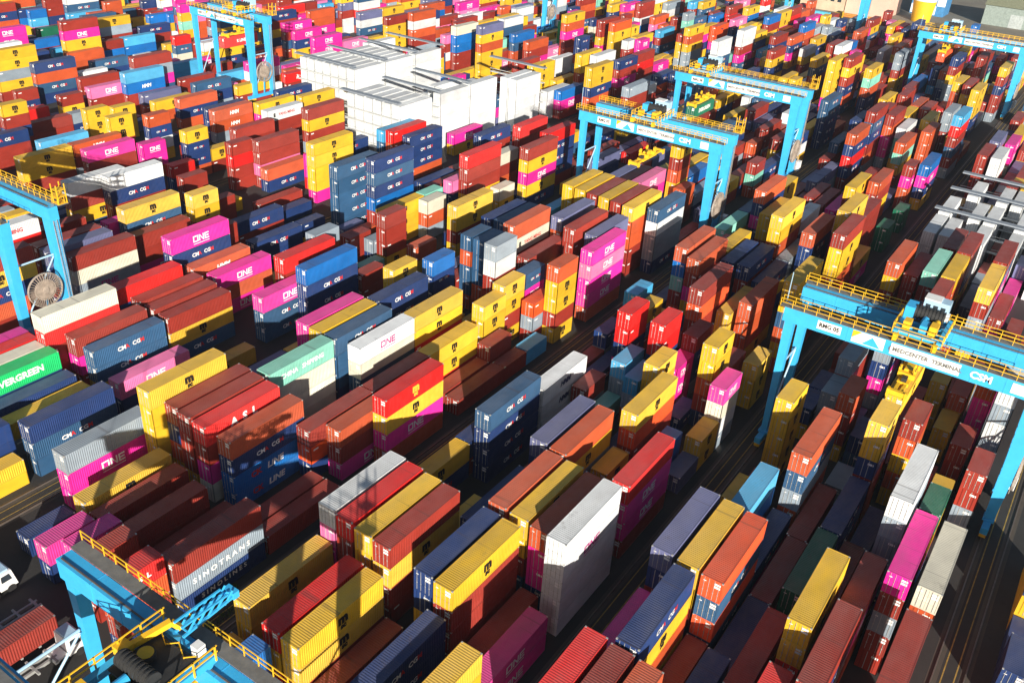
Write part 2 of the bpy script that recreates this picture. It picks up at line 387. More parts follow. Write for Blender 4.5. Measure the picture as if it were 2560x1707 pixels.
def make_container(x, y, z, h, L, c, key, parts, label, group='stacked shipping containers', jit=True):
    body = BODY[L, 0 if parts else 1]
    o = thing('shipping_container', label, 'container', (x, y, z), group, body)
    o.scale = (1, 1, (h - .03) / H0)
    col = COLS[c]
    k = random.uniform(.86, 1.10) if jit else 1
    d = random.uniform(0, .10) if jit else 0
    g = sum(col) / 3
    o.color = tuple(min(.9, (v * (1 - d) + g * d) * k) for v in col) + (1,)
    if parts:
        for sd in (0, 1):
            q = link('door', LEAF[sd], o, (.115 + sd * (W - .23) / 2, 0, 0)); q.color = o.color
    me = lettering_mesh(key, L)
    if me: link('lettering', me, o)
    return o
STACKS=[
(-69.33,33.49,2.615,20,[1,2,0,7],[2,2,2,2],[6,0,0,5]),
(-84.88,35.12,2.826,20,[5,7],[2,0],[0,5]),
(-81.97,36.72,2.921,20,[5,0],[2,0]),
(-75.87,34.8,2.914,20,[0,1,0],[2,0,0]),
(-69.35,40.39,2.764,40,[0,12,7],[2,2,2],[0,7,8]),
(-90.89,36.0,2.762,20,[7],[2]),
(-75.87,42.14,3.172,40,[0],[1]),
(-59.89,42.28,3.246,40,[4,4],[2,0]),
(-59.45,29.02,2.632,40,[4],[2]),
(-50.47,40.3,2.891,40,[4,4,0],[2,2,0]),
(-53.42,40.53,2.857,40,[1,4,1],[2,0,0]),
(-50.56,53.72,2.875,40,[0,4,0,0],[2,2,1,0]),
(-53.5,54.04,2.838,40,[4,4,0,0],[2,0,3,3]),
(-44.5,53.32,2.865,40,[7,7,4,7],[2,0,0,3]),
(-41.54,52.87,2.928,40,[4,0,0,0],[2,2,2,0]),
(-41.57,39.76,2.861,40,[7,7,7],[2,1,3]),
(-35.05,36.95,2.728,40,[4,4,7,8],[2,0,3,3]),
(-53.35,27.15,2.714,40,[9,7,4],[2,0,3]),
(-47.69,40.28,2.902,40,[0],[2]),
(-35.05,63.75,2.734,40,[13,13,13,13,13],[2,2,2,2,2],[0,2,0,0,0]),
(-38.45,65.92,2.898,40,[2,5,5,7],[2,0,0,0]),
(-41.54,66.49,2.858,40,[4,4,0,8],[2,0,0,0]),
(-25.35,43.14,2.826,40,[1,0,8,7,5],[2,3,3,3,3]),
(-22.38,42.83,2.836,40,[0,4,0,0,0],[2,3,3,3,3]),
(-19.4,42.7,2.84,40,[2,0,4,0,4],[1,3,3,3,3]),
(-22.24,55.53,2.88,40,[7,4,2,4,12],[2,1,0,0,3]),
(-25.31,68.82,2.834,40,[11,7,0,0,2],[2,0,0,3,3]),
(-22.3,68.69,2.816,40,[4,4,0,7,0],[2,0,0,0,3]),
(-19.46,68.45,2.792,40,[3,8,3,8,4],[2,2,2,0,0]),
(-25.61,55.93,2.867,40,[5,12,8],[1,3,3]),
(-38.54,52.96,2.912,40,[0],[2]),
(-35.05,49.24,2.616,40,[5,5],[2,1]),
(-16.29,53.06,2.817,40,[7,0,8],[2,3,3]),
(-16.37,65.27,2.826,40,[7,0],[2,3]),
(-19.51,55.9,2.851,40,[0,0],[2,3]),
(-10.31,68.01,2.842,40,[4,4,1,5,5],[2,1,0,3,3]),
(-13.23,77.91,2.777,40,[15,15,7],[2,0,3]),
(-7.12,61.48,2.826,40,[0,7,12,0,4],[2,0,0,0,3]),
(-4.17,80.62,2.844,40,[5,0,12,0,0],[2,1,1,1,0]),
(-1.11,80.54,2.834,40,[14,2,2,0,0],[2,0,3,3,3]),
(-1.21,64.39,2.83,40,[0,4,4,0,7],[2,3,3,3,3]),
(-10.25,52.54,2.828,40,[1,0,0,0],[1,3,3,3]),
(-16.24,77.56,2.826,40,[0,5],[2,0]),
(-13.04,90.19,2.821,40,[7,7,0],[2,0,0]),
(-10.36,80.95,2.851,40,[0,0],[1,3]),
(-7.19,73.68,2.83,40,[0,5,0,2],[2,0,0,0]),
(-19.51,81.17,2.851,40,[7,5],[2,0]),
(-13.41,62.04,2.824,40,[0,4,8],[2,0,3]),
(-94.17,43.83,2.867,40,[12,5,5],[2,2,0]),
(-88.07,42.04,2.821,40,[4,4],[2,3]),
(-103.6,44.88,2.674,40,[7,8,8],[2,2,0],[0,5,5]),
(-106.84,59.82,2.851,40,[6,7],[2,0]),
(-90.93,54.35,2.776,40,[4,4,4,4,4],[2,0,0,0,0]),
(-84.58,41.77,2.536,40,[0,5],[2,3]),
(-78.92,40.31,3.036,40,[0,0],[2,0]),
(-88.07,56.03,2.933,40,[0,7,2,4],[2,0,0,0]),
(-85.02,55.58,2.98,40,[0,0,0,4],[2,0,0,0]),
(-81.97,55.42,2.965,40,[1,0,5,14],[2,0,0,0],[6,0,1,0]),
(-78.48,56.2,2.69,40,[2,7,9,9],[2,2,2,2],[0,5,11,11]),
(-116.21,45.01,2.911,40,[16,7,0],[2,0,3]),
(-113.19,45.19,2.941,40,[7,12],[2,3],[0,0]),
(-109.7,45.21,2.676,40,[4,12],[2,0]),
(-106.65,31.95,2.581,40,[7,7,4],[0,0,3]),
(-103.6,31.14,1.946,40,[4,4],[1,0]),
(-72.38,68.75,2.724,40,[2,0,5],[2,1,1]),
(-85.02,68.64,2.943,40,[17,14,14,14],[2,1,1,0],[10,0,0,0]),
(-81.53,82.62,2.673,40,[13,14,8,5],[2,2,0,3],[2,0,5,1]),
(-59.53,54.71,2.818,40,[13,6,5,8],[2,0,0,3]),
(-56.6,54.41,2.828,40,[1,0,0,2],[2,0,0,3]),
(-59.55,67.87,2.801,40,[4,7],[2,0]),
(-56.71,80.42,2.845,40,[8,7,7,7],[2,2,2,2]),
(-72.38,53.36,2.602,40,[0],[2]),
(-69.46,53.25,2.792,40,[0],[2]),
(-75.43,78.81,2.671,40,[0,0,2],[2,3,3]),
(-69.42,74.57,2.795,40,[1,4,5,2],[2,2,2,1],[4,3,1,0]),
(-75.43,66.33,2.691,40,[0,3,7],[2,0,0]),
(-72.38,90.14,2.742,40,[0],[1]),
(-69.42,90.5,2.712,40,[0],[2]),
(-69.42,102.79,2.752,20,[0],[1]),
(-72.38,102.54,2.661,20,[0,0],[1,0]),
(-69.49,109.13,2.802,20,[10],[1]),
(-56.63,93.51,2.831,40,[13,13,13],[2,1,0],[13,13,0]),
(-47.62,79.82,2.858,40,[11,7,0,7],[2,0,3,3]),
(-44.49,79.37,2.868,40,[2,4,12,4],[2,0,0,3]),
(-41.5,92.62,2.853,40,[4,3,0,7],[2,1,0,3]),
(-35.33,78.89,2.87,40,[1,5,5,0],[2,1,1,1]),
(-44.2,111.19,2.767,20,[5,5,5],[0,0,0]),
(-35.05,107.07,2.67,20,[5,14,13,12],[1,0,0,0]),
(-50.74,107.02,2.877,20,[10,12,4],[1,0,3]),
(-47.25,104.58,2.767,20,[10,12,2],[0,0,0]),
(-35.05,100.91,2.681,20,[4,4],[1,0]),
(-44.62,66.66,2.863,40,[2,4,7,7],[2,3,3,3]),
(-44.64,105.09,2.875,20,[4,4,12,7],[1,0,3,3]),
(-53.79,100.91,2.901,20,[0,12],[1,0]),
(-50.74,100.86,3.052,20,[17],[0]),
(-41.59,85.68,2.886,20,[4,8],[1,3]),
(-38.1,95.17,2.716,20,[9,9],[0,0]),
(-35.05,94.8,2.692,20,[11],[1]),
(-41.15,107.61,2.652,20,[7],[1]),
(-25.61,91.17,2.906,20,[4,4],[0,3]),
(-22.42,81.57,2.833,40,[10,9,7,5],[2,0,0,3]),
(-19.25,94.36,2.824,40,[2,8,12,2,12],[2,1,1,0,0]),
(-25.17,105.06,2.77,20,[4,4,4,4,4],[2,0,0,0,0]),
(-6.87,89.33,2.83,40,[13,12,12,12,12,7],[2,1,0,0,0,0]),
(-19.51,116.06,2.838,20,[2,0,0,4],[1,0,0,0]),
(-25.25,118.13,2.806,20,[7,4],[0,0]),
(-22.56,119.42,2.851,20,[12,12,0],[1,0,3]),
(-22.56,125.59,2.868,40,[12,0,0,8],[2,0,0,3]),
(-19.07,133.43,2.818,40,[12,7,5,12],[2,0,0,0]),
(-10.26,133.46,2.837,20,[4,4,4],[1,0,0]),
(-12.97,102.85,2.81,20,[4,4,7,0,0,2],[2,0,0,0,0,0]),
(-10.04,110.53,2.832,20,[0,2,4,2,4],[2,0,0,0,0]),
(-7.29,125.41,2.831,20,[4,4],[1,0]),
(-4.19,118.18,2.824,20,[0,0,12],[1,0,0]),
(-1.1,108.81,2.825,20,[0,0,12,12],[2,0,0,0]),
(-3.86,127.37,2.832,40,[2,5,5,5,12],[2,0,0,0,0]),
(-1.05,122.25,2.835,40,[13,12,13,12,12,8],[2,0,0,0,3,3]),
(-4.26,103.71,2.834,20,[4,8,0],[0,3,3]),
(-4.14,97.2,2.83,20,[15,4,0,7],[1,0,0,0]),
(-16.46,115.43,2.831,20,[7,8],[0,0]),
(-13.41,109.91,2.831,20,[7,1,4],[0,0,0]),
(-16.46,106.34,2.842,20,[12],[1]),
(-16.46,89.77,2.851,40,[0,4],[2,3]),
(-118.86,57.08,2.656,40,[14,1,0,0,2],[2,1,0,0,3]),
(-119.3,73.1,3.024,40,[0,7,5],[1,3,3]),
(-116.2,73.33,2.911,40,[0,0,0],[2,3,3]),
(-112.82,73.28,2.797,40,[0,4,8],[2,2,1]),
(-122.02,71.25,2.755,40,[1,7,5,5],[2,0,3,3]),
(-137.88,95.86,2.592,40,[8],[3]),
(-122.35,85.88,3.047,40,[2,0,12],[2,3,3],[12,0,0]),
(-118.86,87.48,2.711,40,[5,2,5],[2,1,0]),
(-141.24,87.89,2.881,40,[0,0,5],[2,0,0]),
(-137.97,73.78,2.673,40,[0,14,12,2],[2,2,1,3],[0,0,2,0]),
(-150.23,88.71,2.767,40,[5,5,12],[0,3,3]),
(-125.2,84.13,2.84,40,[5,7,0,2,0],[2,1,0,3,3]),
(-128.25,88.34,2.84,40,[0,0,2,8],[0,0,3,3]),
(-141.16,71.64,2.84,40,[11,7,0,7],[2,0,0,0]),
(-144.2,71.66,2.828,40,[0,0,5,0],[1,0,0,0]),
(-156.28,75.92,2.764,40,[0,7,4],[1,3,3]),
(-150.18,63.87,2.768,40,[13,1,4,12,7],[1,0,3,3,3],[14,0,3,0,5]),
(-159.44,69.35,2.821,40,[1,7,0],[0,3,3]),
(-162.31,79.14,2.701,40,[8,0],[3,3]),
(-140.97,57.09,2.734,40,[0,4,7,2,0],[1,1,1,1,0]),
(-147.22,62.79,2.814,40,[4,4,4],[3,3,3]),
(-159.49,87.75,2.832,40,[13,0,4,8,8],[1,1,0,0,3]),
(-156.45,94.09,2.856,40,[13,7,0,0,0],[2,1,0,3,3]),
(-147.27,90.53,2.84,40,[4,8,0,4],[2,1,3,3]),
(-144.15,103.37,2.803,20,[4,4,0,7],[1,0,0,3]),
(-159.33,112.86,2.754,20,[0,0,7],[0,0,0]),
(-150.3,112.33,2.811,20,[0,0],[0,0]),
(-147.08,103.55,2.731,20,[4,0],[0,3]),
(-112.77,60.3,2.797,40,[8,8,4],[2,2,0]),
(-116.24,59.89,3.154,40,[0,5,0],[2,0,0]),
(-122.17,45.54,2.851,40,[1,12,0],[0,3,3]),
(-119.17,44.8,2.871,40,[14,0,7],[0,3,3]),
(-125.05,45.9,2.771,40,[5,0,8],[0,3,3]),
(-128.45,126.92,2.952,40,[8,8,8,8,8],[1,0,0,0,0]),
(-122.11,130.98,2.765,40,[7,8,7,9,0,0],[1,1,1,0,0,0]),
(-137.88,160.77,2.683,40,[7,7,7,2],[1,0,0,0]),
(-116.12,148.98,2.867,40,[6,7,5],[0,0,0]),
(-116.05,127.09,2.814,40,[4,4,4],[0,0,0]),
(-113.02,136.81,2.831,20,[14,2,12],[0,0,0]),
(-110.0,120.45,2.85,20,[0,0,0,4],[1,0,0,0]),
(-103.6,134.35,2.71,40,[4,4,0,4],[1,0,0,0]),
(-110.1,158.34,2.906,20,[14,4],[0,0]),
(-94.09,132.65,2.87,40,[7,7,7,2],[0,3,3,3]),
(-91.12,132.63,2.893,40,[8,8,7,7],[0,3,3,3]),
(-85.02,126.88,2.902,40,[2,14,0,7,0],[2,0,0,3,3],[0,14,0,5,0]),
(-88.03,118.11,2.886,20,[8,2,8,8,2],[0,0,0,0,0]),
(-85.02,117.79,2.902,20,[8,8,8,2,2],[0,0,0,0,0]),
(-78.92,112.51,2.894,20,[12,13,0,0,4,5],[1,0,0,0,3,3]),
(-90.87,111.07,2.82,20,[9,7,7,2],[1,0,0,3]),
(-104.04,122.42,2.981,20,[2,4],[1,0]),
(-93.91,104.32,2.8,20,[4,4,7,4],[1,0,3,3]),
(-112.84,120.02,2.761,20,[12,7],[0,0]),
(-110.0,113.87,2.842,20,[17],[0]),
(-104.04,107.36,2.906,20,[0,0],[1,0]),
(-116.24,117.01,3.001,20,[0,0],[0,0]),
(-121.95,118.69,2.732,40,[2],[0]),
(-125.11,124.82,2.792,20,[11],[0]),
(-113.12,105.19,2.883,20,[12,2,0,2],[0,0,3,3]),
(-128.3,104.06,2.866,40,[7,7],[2,0]),
(-110.09,94.83,2.895,40,[1,0,4,12],[2,0,3,3]),
(-104.04,94.05,2.955,40,[9,7,7,7],[2,2,1,0]),
(-106.98,86.97,2.814,40,[5,8,8],[2,1,1]),
(-91.12,81.69,2.89,40,[5,5,7,0],[2,0,3,3]),
(-88.07,81.35,2.898,40,[4,4,0,7],[1,3,3,3]),
(-85.02,81.43,2.898,40,[8,8,8,7],[2,0,0,0]),
(-88.07,93.99,2.895,40,[7,7,8,4],[2,0,3,3]),
(-81.53,94.98,2.67,40,[4,4,1,2],[2,1,0,3]),
(-75.43,91.09,2.667,40,[4,4,1],[2,0,0]),
(-94.07,114.11,2.882,20,[12],[3]),
(-75.87,111.04,2.91,20,[4,4,0,4],[1,0,0,0]),
(-75.43,104.88,2.63,20,[4,4,4,2],[1,0,0,0]),
(-75.74,117.14,2.853,20,[8,5,5,2],[0,0,3,3]),
(-72.38,114.95,2.647,20,[3,12,0],[0,0,0]),
(-69.77,117.82,2.902,20,[2,4,4,0,4],[1,0,0,0,0]),
(-69.33,128.2,2.778,40,[5,6,5,5,2],[2,1,1,1,1]),
(-78.92,122.66,2.858,40,[0,0,7,0],[1,0,0,3]),
(-87.88,151.97,2.834,40,[4,4,7,8,4],[0,0,3,3,3]),
(-84.79,151.61,2.828,40,[4,4,8,2,4],[0,3,3,3,3]),
(-81.72,151.15,2.826,40,[0,0,0,4,12],[0,3,3,3,3]),
(-78.81,150.75,2.866,40,[4,4,12,4,12],[0,0,3,3,3]),
(-75.8,150.05,2.88,40,[0,8,7,5,7],[0,0,3,3,3]),
(-72.81,149.45,2.898,40,[4,2,2,0,0],[1,0,0,0,0]),
(-91.12,145.4,2.941,40,[10,0,12],[0,0,3]),
(-81.53,137.77,2.712,40,[11,2,2,0,0],[1,0,3,3,3]),
(-75.87,132.87,2.908,40,[0,0,4,2,0],[1,0,0,0,0]),
(-72.38,134.7,2.732,40,[11,4,12,7,8],[1,3,3,3,3]),
(-69.33,153.63,2.74,40,[8,13,12,12,7],[1,0,0,0,0]),
(-75.76,179.87,2.861,20,[2,2,0],[0,0,0]),
(-56.76,139.59,2.862,40,[2,9,17,0,2],[1,0,0,0,0]),
(-53.35,137.47,2.778,40,[2,0,5,4,8],[2,0,0,0,0]),
(-53.4,150.24,2.798,40,[4,4,5,5],[0,3,3,3]),
(-50.38,146.09,2.815,40,[7,7,8,12],[0,0,0,3]),
(-47.33,146.4,2.808,40,[7,0,7,0],[1,0,0,3]),
(-47.69,126.01,2.912,40,[0,3,0,0,7],[2,1,0,0,3]),
(-44.64,132.28,2.881,40,[4,4,5],[1,0,3]),
(-41.34,132.71,2.843,40,[2,2,2,4],[2,0,0,0]),
(-53.36,112.42,2.784,20,[1,1,7,5,8],[1,0,0,0,0]),
(-47.57,112.14,2.836,20,[1,1,7,8,0],[1,0,0,3,3]),
(-56.4,124.97,2.714,20,[4,12,2],[0,0,0]),
(-59.89,127.88,2.941,20,[10,7,12],[0,3,3]),
(-38.54,110.97,2.882,20,[4,4,2,0,7],[1,0,0,0,0]),
(-44.2,117.35,2.758,20,[0,7,7,12],[1,0,0,0]),
(-38.1,117.12,2.797,20,[0,0,4],[0,0,3]),
(-35.05,120.6,2.687,20,[4,4,4],[1,0,0]),
(-56.59,177.0,2.83,40,[2,7,5,7,0],[1,0,0,0,3]),
(-59.45,195.92,2.717,40,[4,4,7],[0,0,3]),
(-53.35,172.53,2.79,40,[4,4,0,7],[0,0,0,3]),
(-47.25,160.31,2.747,40,[4,4,2,0,4,4],[1,0,0,0,3,3]),
(-47.38,173.32,2.833,40,[13,7,8,12],[0,0,3,3]),
(-47.28,199.52,2.791,40,[5,8],[0,3]),
(-41.41,161.76,2.85,40,[2,7,7,4,0],[1,0,0,0,3]),
(-38.1,170.91,2.787,40,[4,4,5,2,0,4],[1,0,0,0,0,0]),
(-38.11,186.11,2.805,40,[0,0,0,0],[0,0,0,0]),
(-35.17,158.69,2.814,40,[0,4,4,2,0,12],[1,0,0,0,0,0]),
(-44.2,185.5,2.771,40,[0,5],[0,0]),
(-44.2,173.21,2.761,40,[2,0],[3,3]),
(-44.51,159.68,2.847,40,[12,12,0],[0,0,0]),
(-44.4,147.23,2.827,40,[7,4,7],[0,0,0]),
(-50.51,170.48,2.822,40,[4],[3]),
(-35.15,133.78,2.814,40,[4,4,8,2,4,2],[2,0,0,0,0,0]),
(-35.27,172.41,2.846,40,[4,5],[0,0]),
(-35.15,197.28,2.821,20,[15,15],[0,0]),
(-35.05,211.12,2.656,20,[15,15],[0,0]),
(-38.1,226.29,2.79,20,[0,5,2,0],[0,0,0,0]),
(-35.12,229.11,2.818,40,[9,5,7,4],[0,0,0,0]),
(-41.28,208.07,2.825,40,[2,0,4,2],[0,0,0,0]),
(-44.43,200.8,2.838,40,[4,0,5,2],[0,0,3,3]),
(-25.17,160.08,2.804,40,[2,4,0,4,8],[1,0,0,0,0]),
(-22.37,162.97,2.83,40,[0,0,12,0],[1,0,0,0]),
(-19.47,180.46,2.845,40,[0,8,8,7],[0,3,3,3]),
(-19.07,160.05,2.816,40,[17,0,12,4,0],[1,0,0,0,0]),
(-22.12,175.28,2.792,40,[0],[3]),
(-16.02,173.03,2.816,40,[0,0,8,4,2],[0,0,0,0,0]),
(-16.02,159.89,2.818,40,[4,2,4,7,4],[0,0,0,0,0]),
(-16.02,147.2,2.808,40,[0,0,7,8,4],[1,0,0,0,0]),
(-9.92,173.18,2.824,40,[0,8,5,12,12],[0,0,0,0,3]),
(-9.92,159.66,2.828,40,[4,0,12,7,4],[1,0,0,0,0]),
(-12.97,175.86,2.712,40,[11],[0]),
(-7.31,184.04,2.772,40,[5],[0]),
(-7.31,168.42,2.816,40,[0,5],[1,0]),
(-187.59,109.18,2.761,40,[5,0,0],[1,1,0]),
(-193.56,97.29,2.707,40,[4,4,0],[2,1,1]),
(-193.58,109.94,2.691,40,[2,0,12],[0,0,0],[12,0,0]),
(-206.7,109.61,2.846,40,[10,12],[1,3]),
(-209.74,96.81,2.854,40,[7,0,0],[0,0,0]),
(-181.61,119.36,2.877,20,[5,5,2],[0,0,0]),
(-221.76,114.99,2.686,40,[0,0],[1,0]),
(-231.07,114.65,2.831,40,[1,0],[0,3]),
(-196.67,121.72,2.748,20,[4,4,0,4],[0,0,0,0]),
(-215.8,131.01,2.816,20,[0,12],[3,3]),
(-212.77,125.96,2.837,20,[4,4,4],[0,0,0]),
(-209.75,131.64,2.854,20,[4,4,4],[0,0,0]),
(-221.83,127.28,2.711,20,[12,7],[0,0]),
(-231.17,141.08,2.916,40,[4,0],[3,3]),
(-228.14,137.35,2.907,40,[6,0,7],[0,0,3]),
(-247.13,146.64,2.911,40,[0,0],[0,0]),
(-253.21,147.16,2.886,40,[13,14],[0,3]),
(-250.17,135.71,2.838,40,[7,2,8,7],[1,0,0,0]),
(-247.18,127.69,2.956,20,[0,7],[0,0]),
(-227.96,128.92,2.774,20,[0,4,8],[0,0,3]),
(-231.07,133.63,2.831,20,[0,4],[0,3]),
(-212.7,105.58,2.782,20,[4,0,7,0,12],[0,0,0,0,0]),
(-281.46,146.41,2.956,40,[7,4],[0,3]),
(-259.2,130.02,2.792,40,[4,4,12,4,0],[0,0,0,0,0]),
(-275.23,135.07,2.848,40,[13,0,4,0],[0,3,3,3]),
(-275.18,160.9,2.771,40,[2,2],[0,0]),
(-296.61,159.12,2.851,40,[9,0],[0,0]),
(-296.68,171.41,2.926,40,[7,7],[0,3]),
(-299.67,165.81,2.872,40,[7],[3]),
(-293.47,166.97,2.742,40,[10],[0]),
(-281.34,172.41,2.826,40,[0,9],[0,0]),
(-281.36,184.69,2.861,40,[10,9],[0,0]),
(-321.74,179.29,2.872,40,[15],[0]),
(-290.54,176.29,2.887,40,[4,4,0],[3,3,3]),
(-315.55,205.46,2.742,40,[4],[0]),
(-278.3,162.51,2.856,40,[0,5,4,4,0],[0,0,0,0,3]),
(-287.4,180.32,2.82,40,[4,12,0,7],[0,0,0,3]),
(-299.67,191.69,2.892,40,[5],[0]),
(-290.54,197.96,2.901,40,[7,0],[0,0]),
(-228.04,151.54,2.85,40,[0,12,5,8,8],[1,0,0,0,3]),
(-262.23,160.48,2.756,40,[8,7],[0,0]),
(-247.14,168.28,2.921,40,[6,4],[0,3]),
(-225.07,146.2,2.913,40,[10,9,0,0],[1,0,0,0],[0,12,0,0]),
(-244.01,173.27,2.806,40,[10,10],[0,0]),
(-228.09,165.81,2.886,40,[0,0],[0,0]),
(-244.06,185.72,2.872,40,[0],[0]),
(-225.03,178.05,2.896,40,[10,2],[0,0]),
(-222.07,148.88,2.961,40,[11,2],[0,0]),
(-212.84,159.22,2.901,40,[8,7,12],[0,0,0]),
(-215.73,163.87,2.771,40,[6,2],[0,3]),
(-215.76,147.72,2.756,40,[4,2],[0,0]),
(-206.48,148.76,2.671,40,[2,7,2],[1,0,0]),
(-190.73,128.0,2.848,20,[2,7,13,4],[0,0,0,0]),
(-175.43,126.65,2.833,20,[4,7,7,2],[0,0,0,0]),
(-190.71,147.17,2.841,40,[2,2,12],[1,0,0],[12,12,0]),
(-193.68,147.59,2.777,40,[7,7,7],[0,0,0]),
(-175.5,140.82,2.871,40,[0,0,0],[1,0,3]),
(-212.74,173.39,2.746,40,[4,0],[0,0]),
(-162.45,128.64,2.768,20,[0,1,0,0],[0,0,0,0]),
(-181.36,130.53,2.706,20,[0,6],[0,0]),
(-172.47,119.77,2.881,20,[1,7],[0,0]),
(-265.34,132.95,2.834,20,[4,17,4],[3,3,3]),
(-293.51,147.15,2.825,40,[5,5,8,5],[0,0,3,3]),
(-327.77,163.98,2.803,40,[0,7,2,2],[0,0,0,3]),
(-250.05,196.34,2.796,40,[4,7],[0,0]),
(-262.26,190.83,2.807,20,[1,8,14],[0,0,0]),
(-150.17,140.52,2.761,40,[5,5,1],[0,0,0]),
(-159.47,133.83,2.78,40,[0,0,6,0],[1,1,0,0]),
(-156.4,132.98,2.751,40,[2,7],[1,0]),
(-144.0,135.73,2.732,40,[4,4,4,4,5],[1,1,0,0,0]),
(-175.3,170.17,2.712,40,[13],[0],[14]),
(-181.52,156.32,2.807,40,[13,0,0],[0,0,0],[14,0,0]),
(-187.63,159.18,2.841,40,[4,5,0],[0,0,3]),
(-162.49,152.25,2.79,40,[0,4,0,12,2],[1,0,0,0,3]),
(-212.73,192.04,2.806,40,[1,0],[0,0],[6,0]),
(-221.89,185.78,2.814,40,[5,13,2],[0,0,0]),
(-144.17,158.69,2.813,40,[10,8,4,7],[0,0,3,3]),
(-141.33,158.78,2.918,40,[1,2,0,0],[0,0,3,3]),
(-153.23,199.1,2.755,40,[13,13,13,1],[3,3,3,3],[2,2,0,15]),
(-141.11,182.24,2.781,40,[5,4],[0,0]),
(-125.21,171.96,2.84,40,[7,0,0,7],[1,0,3,3]),
(-113.19,150.6,2.94,40,[1,0,0,4,7],[1,1,0,0,3]),
(-119.01,166.51,2.811,40,[14,0,2],[0,0,0]),
(-193.69,232.25,2.797,40,[0,4,4],[0,0,0]),
(-262.21,238.54,2.731,40,[5,5,2],[0,3,3]),
(-243.99,221.7,2.828,40,[5,0,8,0],[0,0,0,0]),
(-241.15,223.45,3.007,40,[5,7,4],[0,0,0]),
(-221.97,213.69,2.878,40,[5,5,2,0],[0,0,3,3]),
(-250.05,278.14,2.794,40,[4,4,0],[0,0,0]),
(-250.06,265.1,2.804,40,[11,13,8],[0,0,0]),
(-228.05,255.64,2.858,40,[0,4,4,4],[0,0,0,0]),
(-193.78,251.18,2.874,40,[14,9,9,0,0],[0,0,0,0,0]),
(-181.5,248.69,2.814,40,[11,4,2,4,4,4],[0,0,0,0,0,0]),
(-253.15,242.4,2.84,40,[2,2,5,8],[0,0,0,0]),
(-256.26,249.35,2.891,40,[0,4],[0,0]),
(-209.65,247.66,2.799,40,[2,13,2,0,12,0],[0,0,0,0,0,3]),
(-259.24,229.2,2.833,40,[7,0,4,7],[0,0,0,0]),
(-140.95,226.06,2.727,40,[13,13,13],[0,0,0]),
(-137.99,228.96,2.771,40,[9,5,0],[0,0,0]),
(-153.33,237.11,2.818,40,[4,4,4,2],[0,0,0,0]),
(-159.38,237.81,2.783,40,[0,0,0,7],[0,0,3,3]),
(-159.5,259.61,2.854,40,[13,13,0],[0,0,0]),
(-150.41,246.17,2.896,40,[4,0],[0,3]),
(-147.28,258.32,2.844,40,[4,0,7],[3,3,3]),
(-128.23,228.51,2.829,40,[4,4,7,2,4,0],[0,0,0,0,0,0]),
(-138.01,263.86,2.783,40,[7,0,5,0],[0,0,0,0]),
(-138.07,276.15,2.813,40,[0,1,0,12],[0,0,0,0]),
(-115.89,228.35,2.774,40,[12,0,0,0,4],[0,0,0,0,0]),
(-122.21,246.89,2.871,40,[13,0,7],[0,0,0]),
(-141.11,316.54,2.82,20,[0,4,4,12],[0,0,0,0]),
(-138.02,315.54,2.81,40,[4,2,4,12,12],[0,0,0,0,0]),
(-138.11,339.42,2.838,40,[3,3,5,7],[0,0,0,0],[16,0,1,5]),
(-122.04,303.52,2.792,40,[13,13,8,7,4],[0,0,0,0,0]),
(-122.19,326.24,2.866,40,[13,13,0,5,8],[0,0,0,0,0]),
(-156.25,330.13,2.741,40,[10,0,8],[0,0,0]),
(-153.4,287.04,2.859,40,[3,4,4,4,4,0],[0,0,0,0,0,3]),
(-159.39,289.02,2.802,40,[0,0,4,5,4,0],[0,0,0,0,3,3]),
(-190.67,339.14,2.821,40,[7,14],[0,0]),
(-181.52,299.84,2.828,20,[16,16,16,0],[0,0,0,3]),
(-172.32,286.75,2.814,40,[4,2,5,0,2,8],[0,0,0,0,0,3]),
(-196.78,313.57,2.832,40,[4],[0]),
(-162.4,293.08,2.773,20,[16,1,7,7],[0,0,3,3]),
(-156.48,269.77,2.878,20,[7,7,2,12,8],[0,0,0,0,3]),
(-144.09,279.82,2.776,20,[13,0,4,4,2],[0,0,3,3,3]),
(-141.15,283.67,2.83,20,[5,5,0,7,7],[0,0,3,3,3]),
(-175.57,279.7,2.926,40,[6,13],[0,0]),
(-172.35,263.15,2.823,40,[2,0,5,7],[0,0,0,3]),
(-144.25,250.13,2.858,40,[4,4,0,12,4],[0,0,0,0,0]),
(-141.03,253.7,2.768,40,[13,12,4,7,0],[0,0,3,3,3]),
(-181.58,268.3,2.878,40,[9,8,2,0],[0,0,0,0]),
(-122.21,184.28,2.863,40,[1,0,0,7],[1,0,0,0]),
(-109.94,177.3,2.83,40,[1,7,7,7,0],[0,0,0,0,0]),
(-106.98,164.6,2.864,40,[0,4,5,4,7],[1,0,0,0,0]),
(-119.15,196.61,2.866,40,[4,8],[0,0]),
(-113.0,178.96,2.841,40,[11,4],[3,3]),
(-103.85,208.74,2.832,40,[1],[0]),
(-78.8,182.43,2.859,20,[4,0,2,4,4,4],[0,0,0,0,0,3]),
(-78.92,231.18,2.941,20,[2,0],[0,0]),
(-69.77,208.07,2.911,20,[0,17,2],[0,0,0]),
(-53.73,230.55,2.862,40,[2,7,1,7,0],[0,0,0,0,0]),
(-56.42,256.57,2.79,40,[4,2,12,7],[3,3,3,3]),
(-56.73,243.01,2.852,40,[7,0,7,0,12],[0,0,0,0,3]),
(-53.51,244.55,2.815,40,[0,8,7,0,2,12],[0,0,0,0,0,0]),
(-56.42,269.94,2.785,40,[0,7,0,12],[0,3,3,3]),
(-50.74,254.99,2.876,40,[0,2,5,5,12],[0,0,0,0,0]),
(-50.39,269.79,2.81,40,[4,4,12,5],[0,3,3,3]),
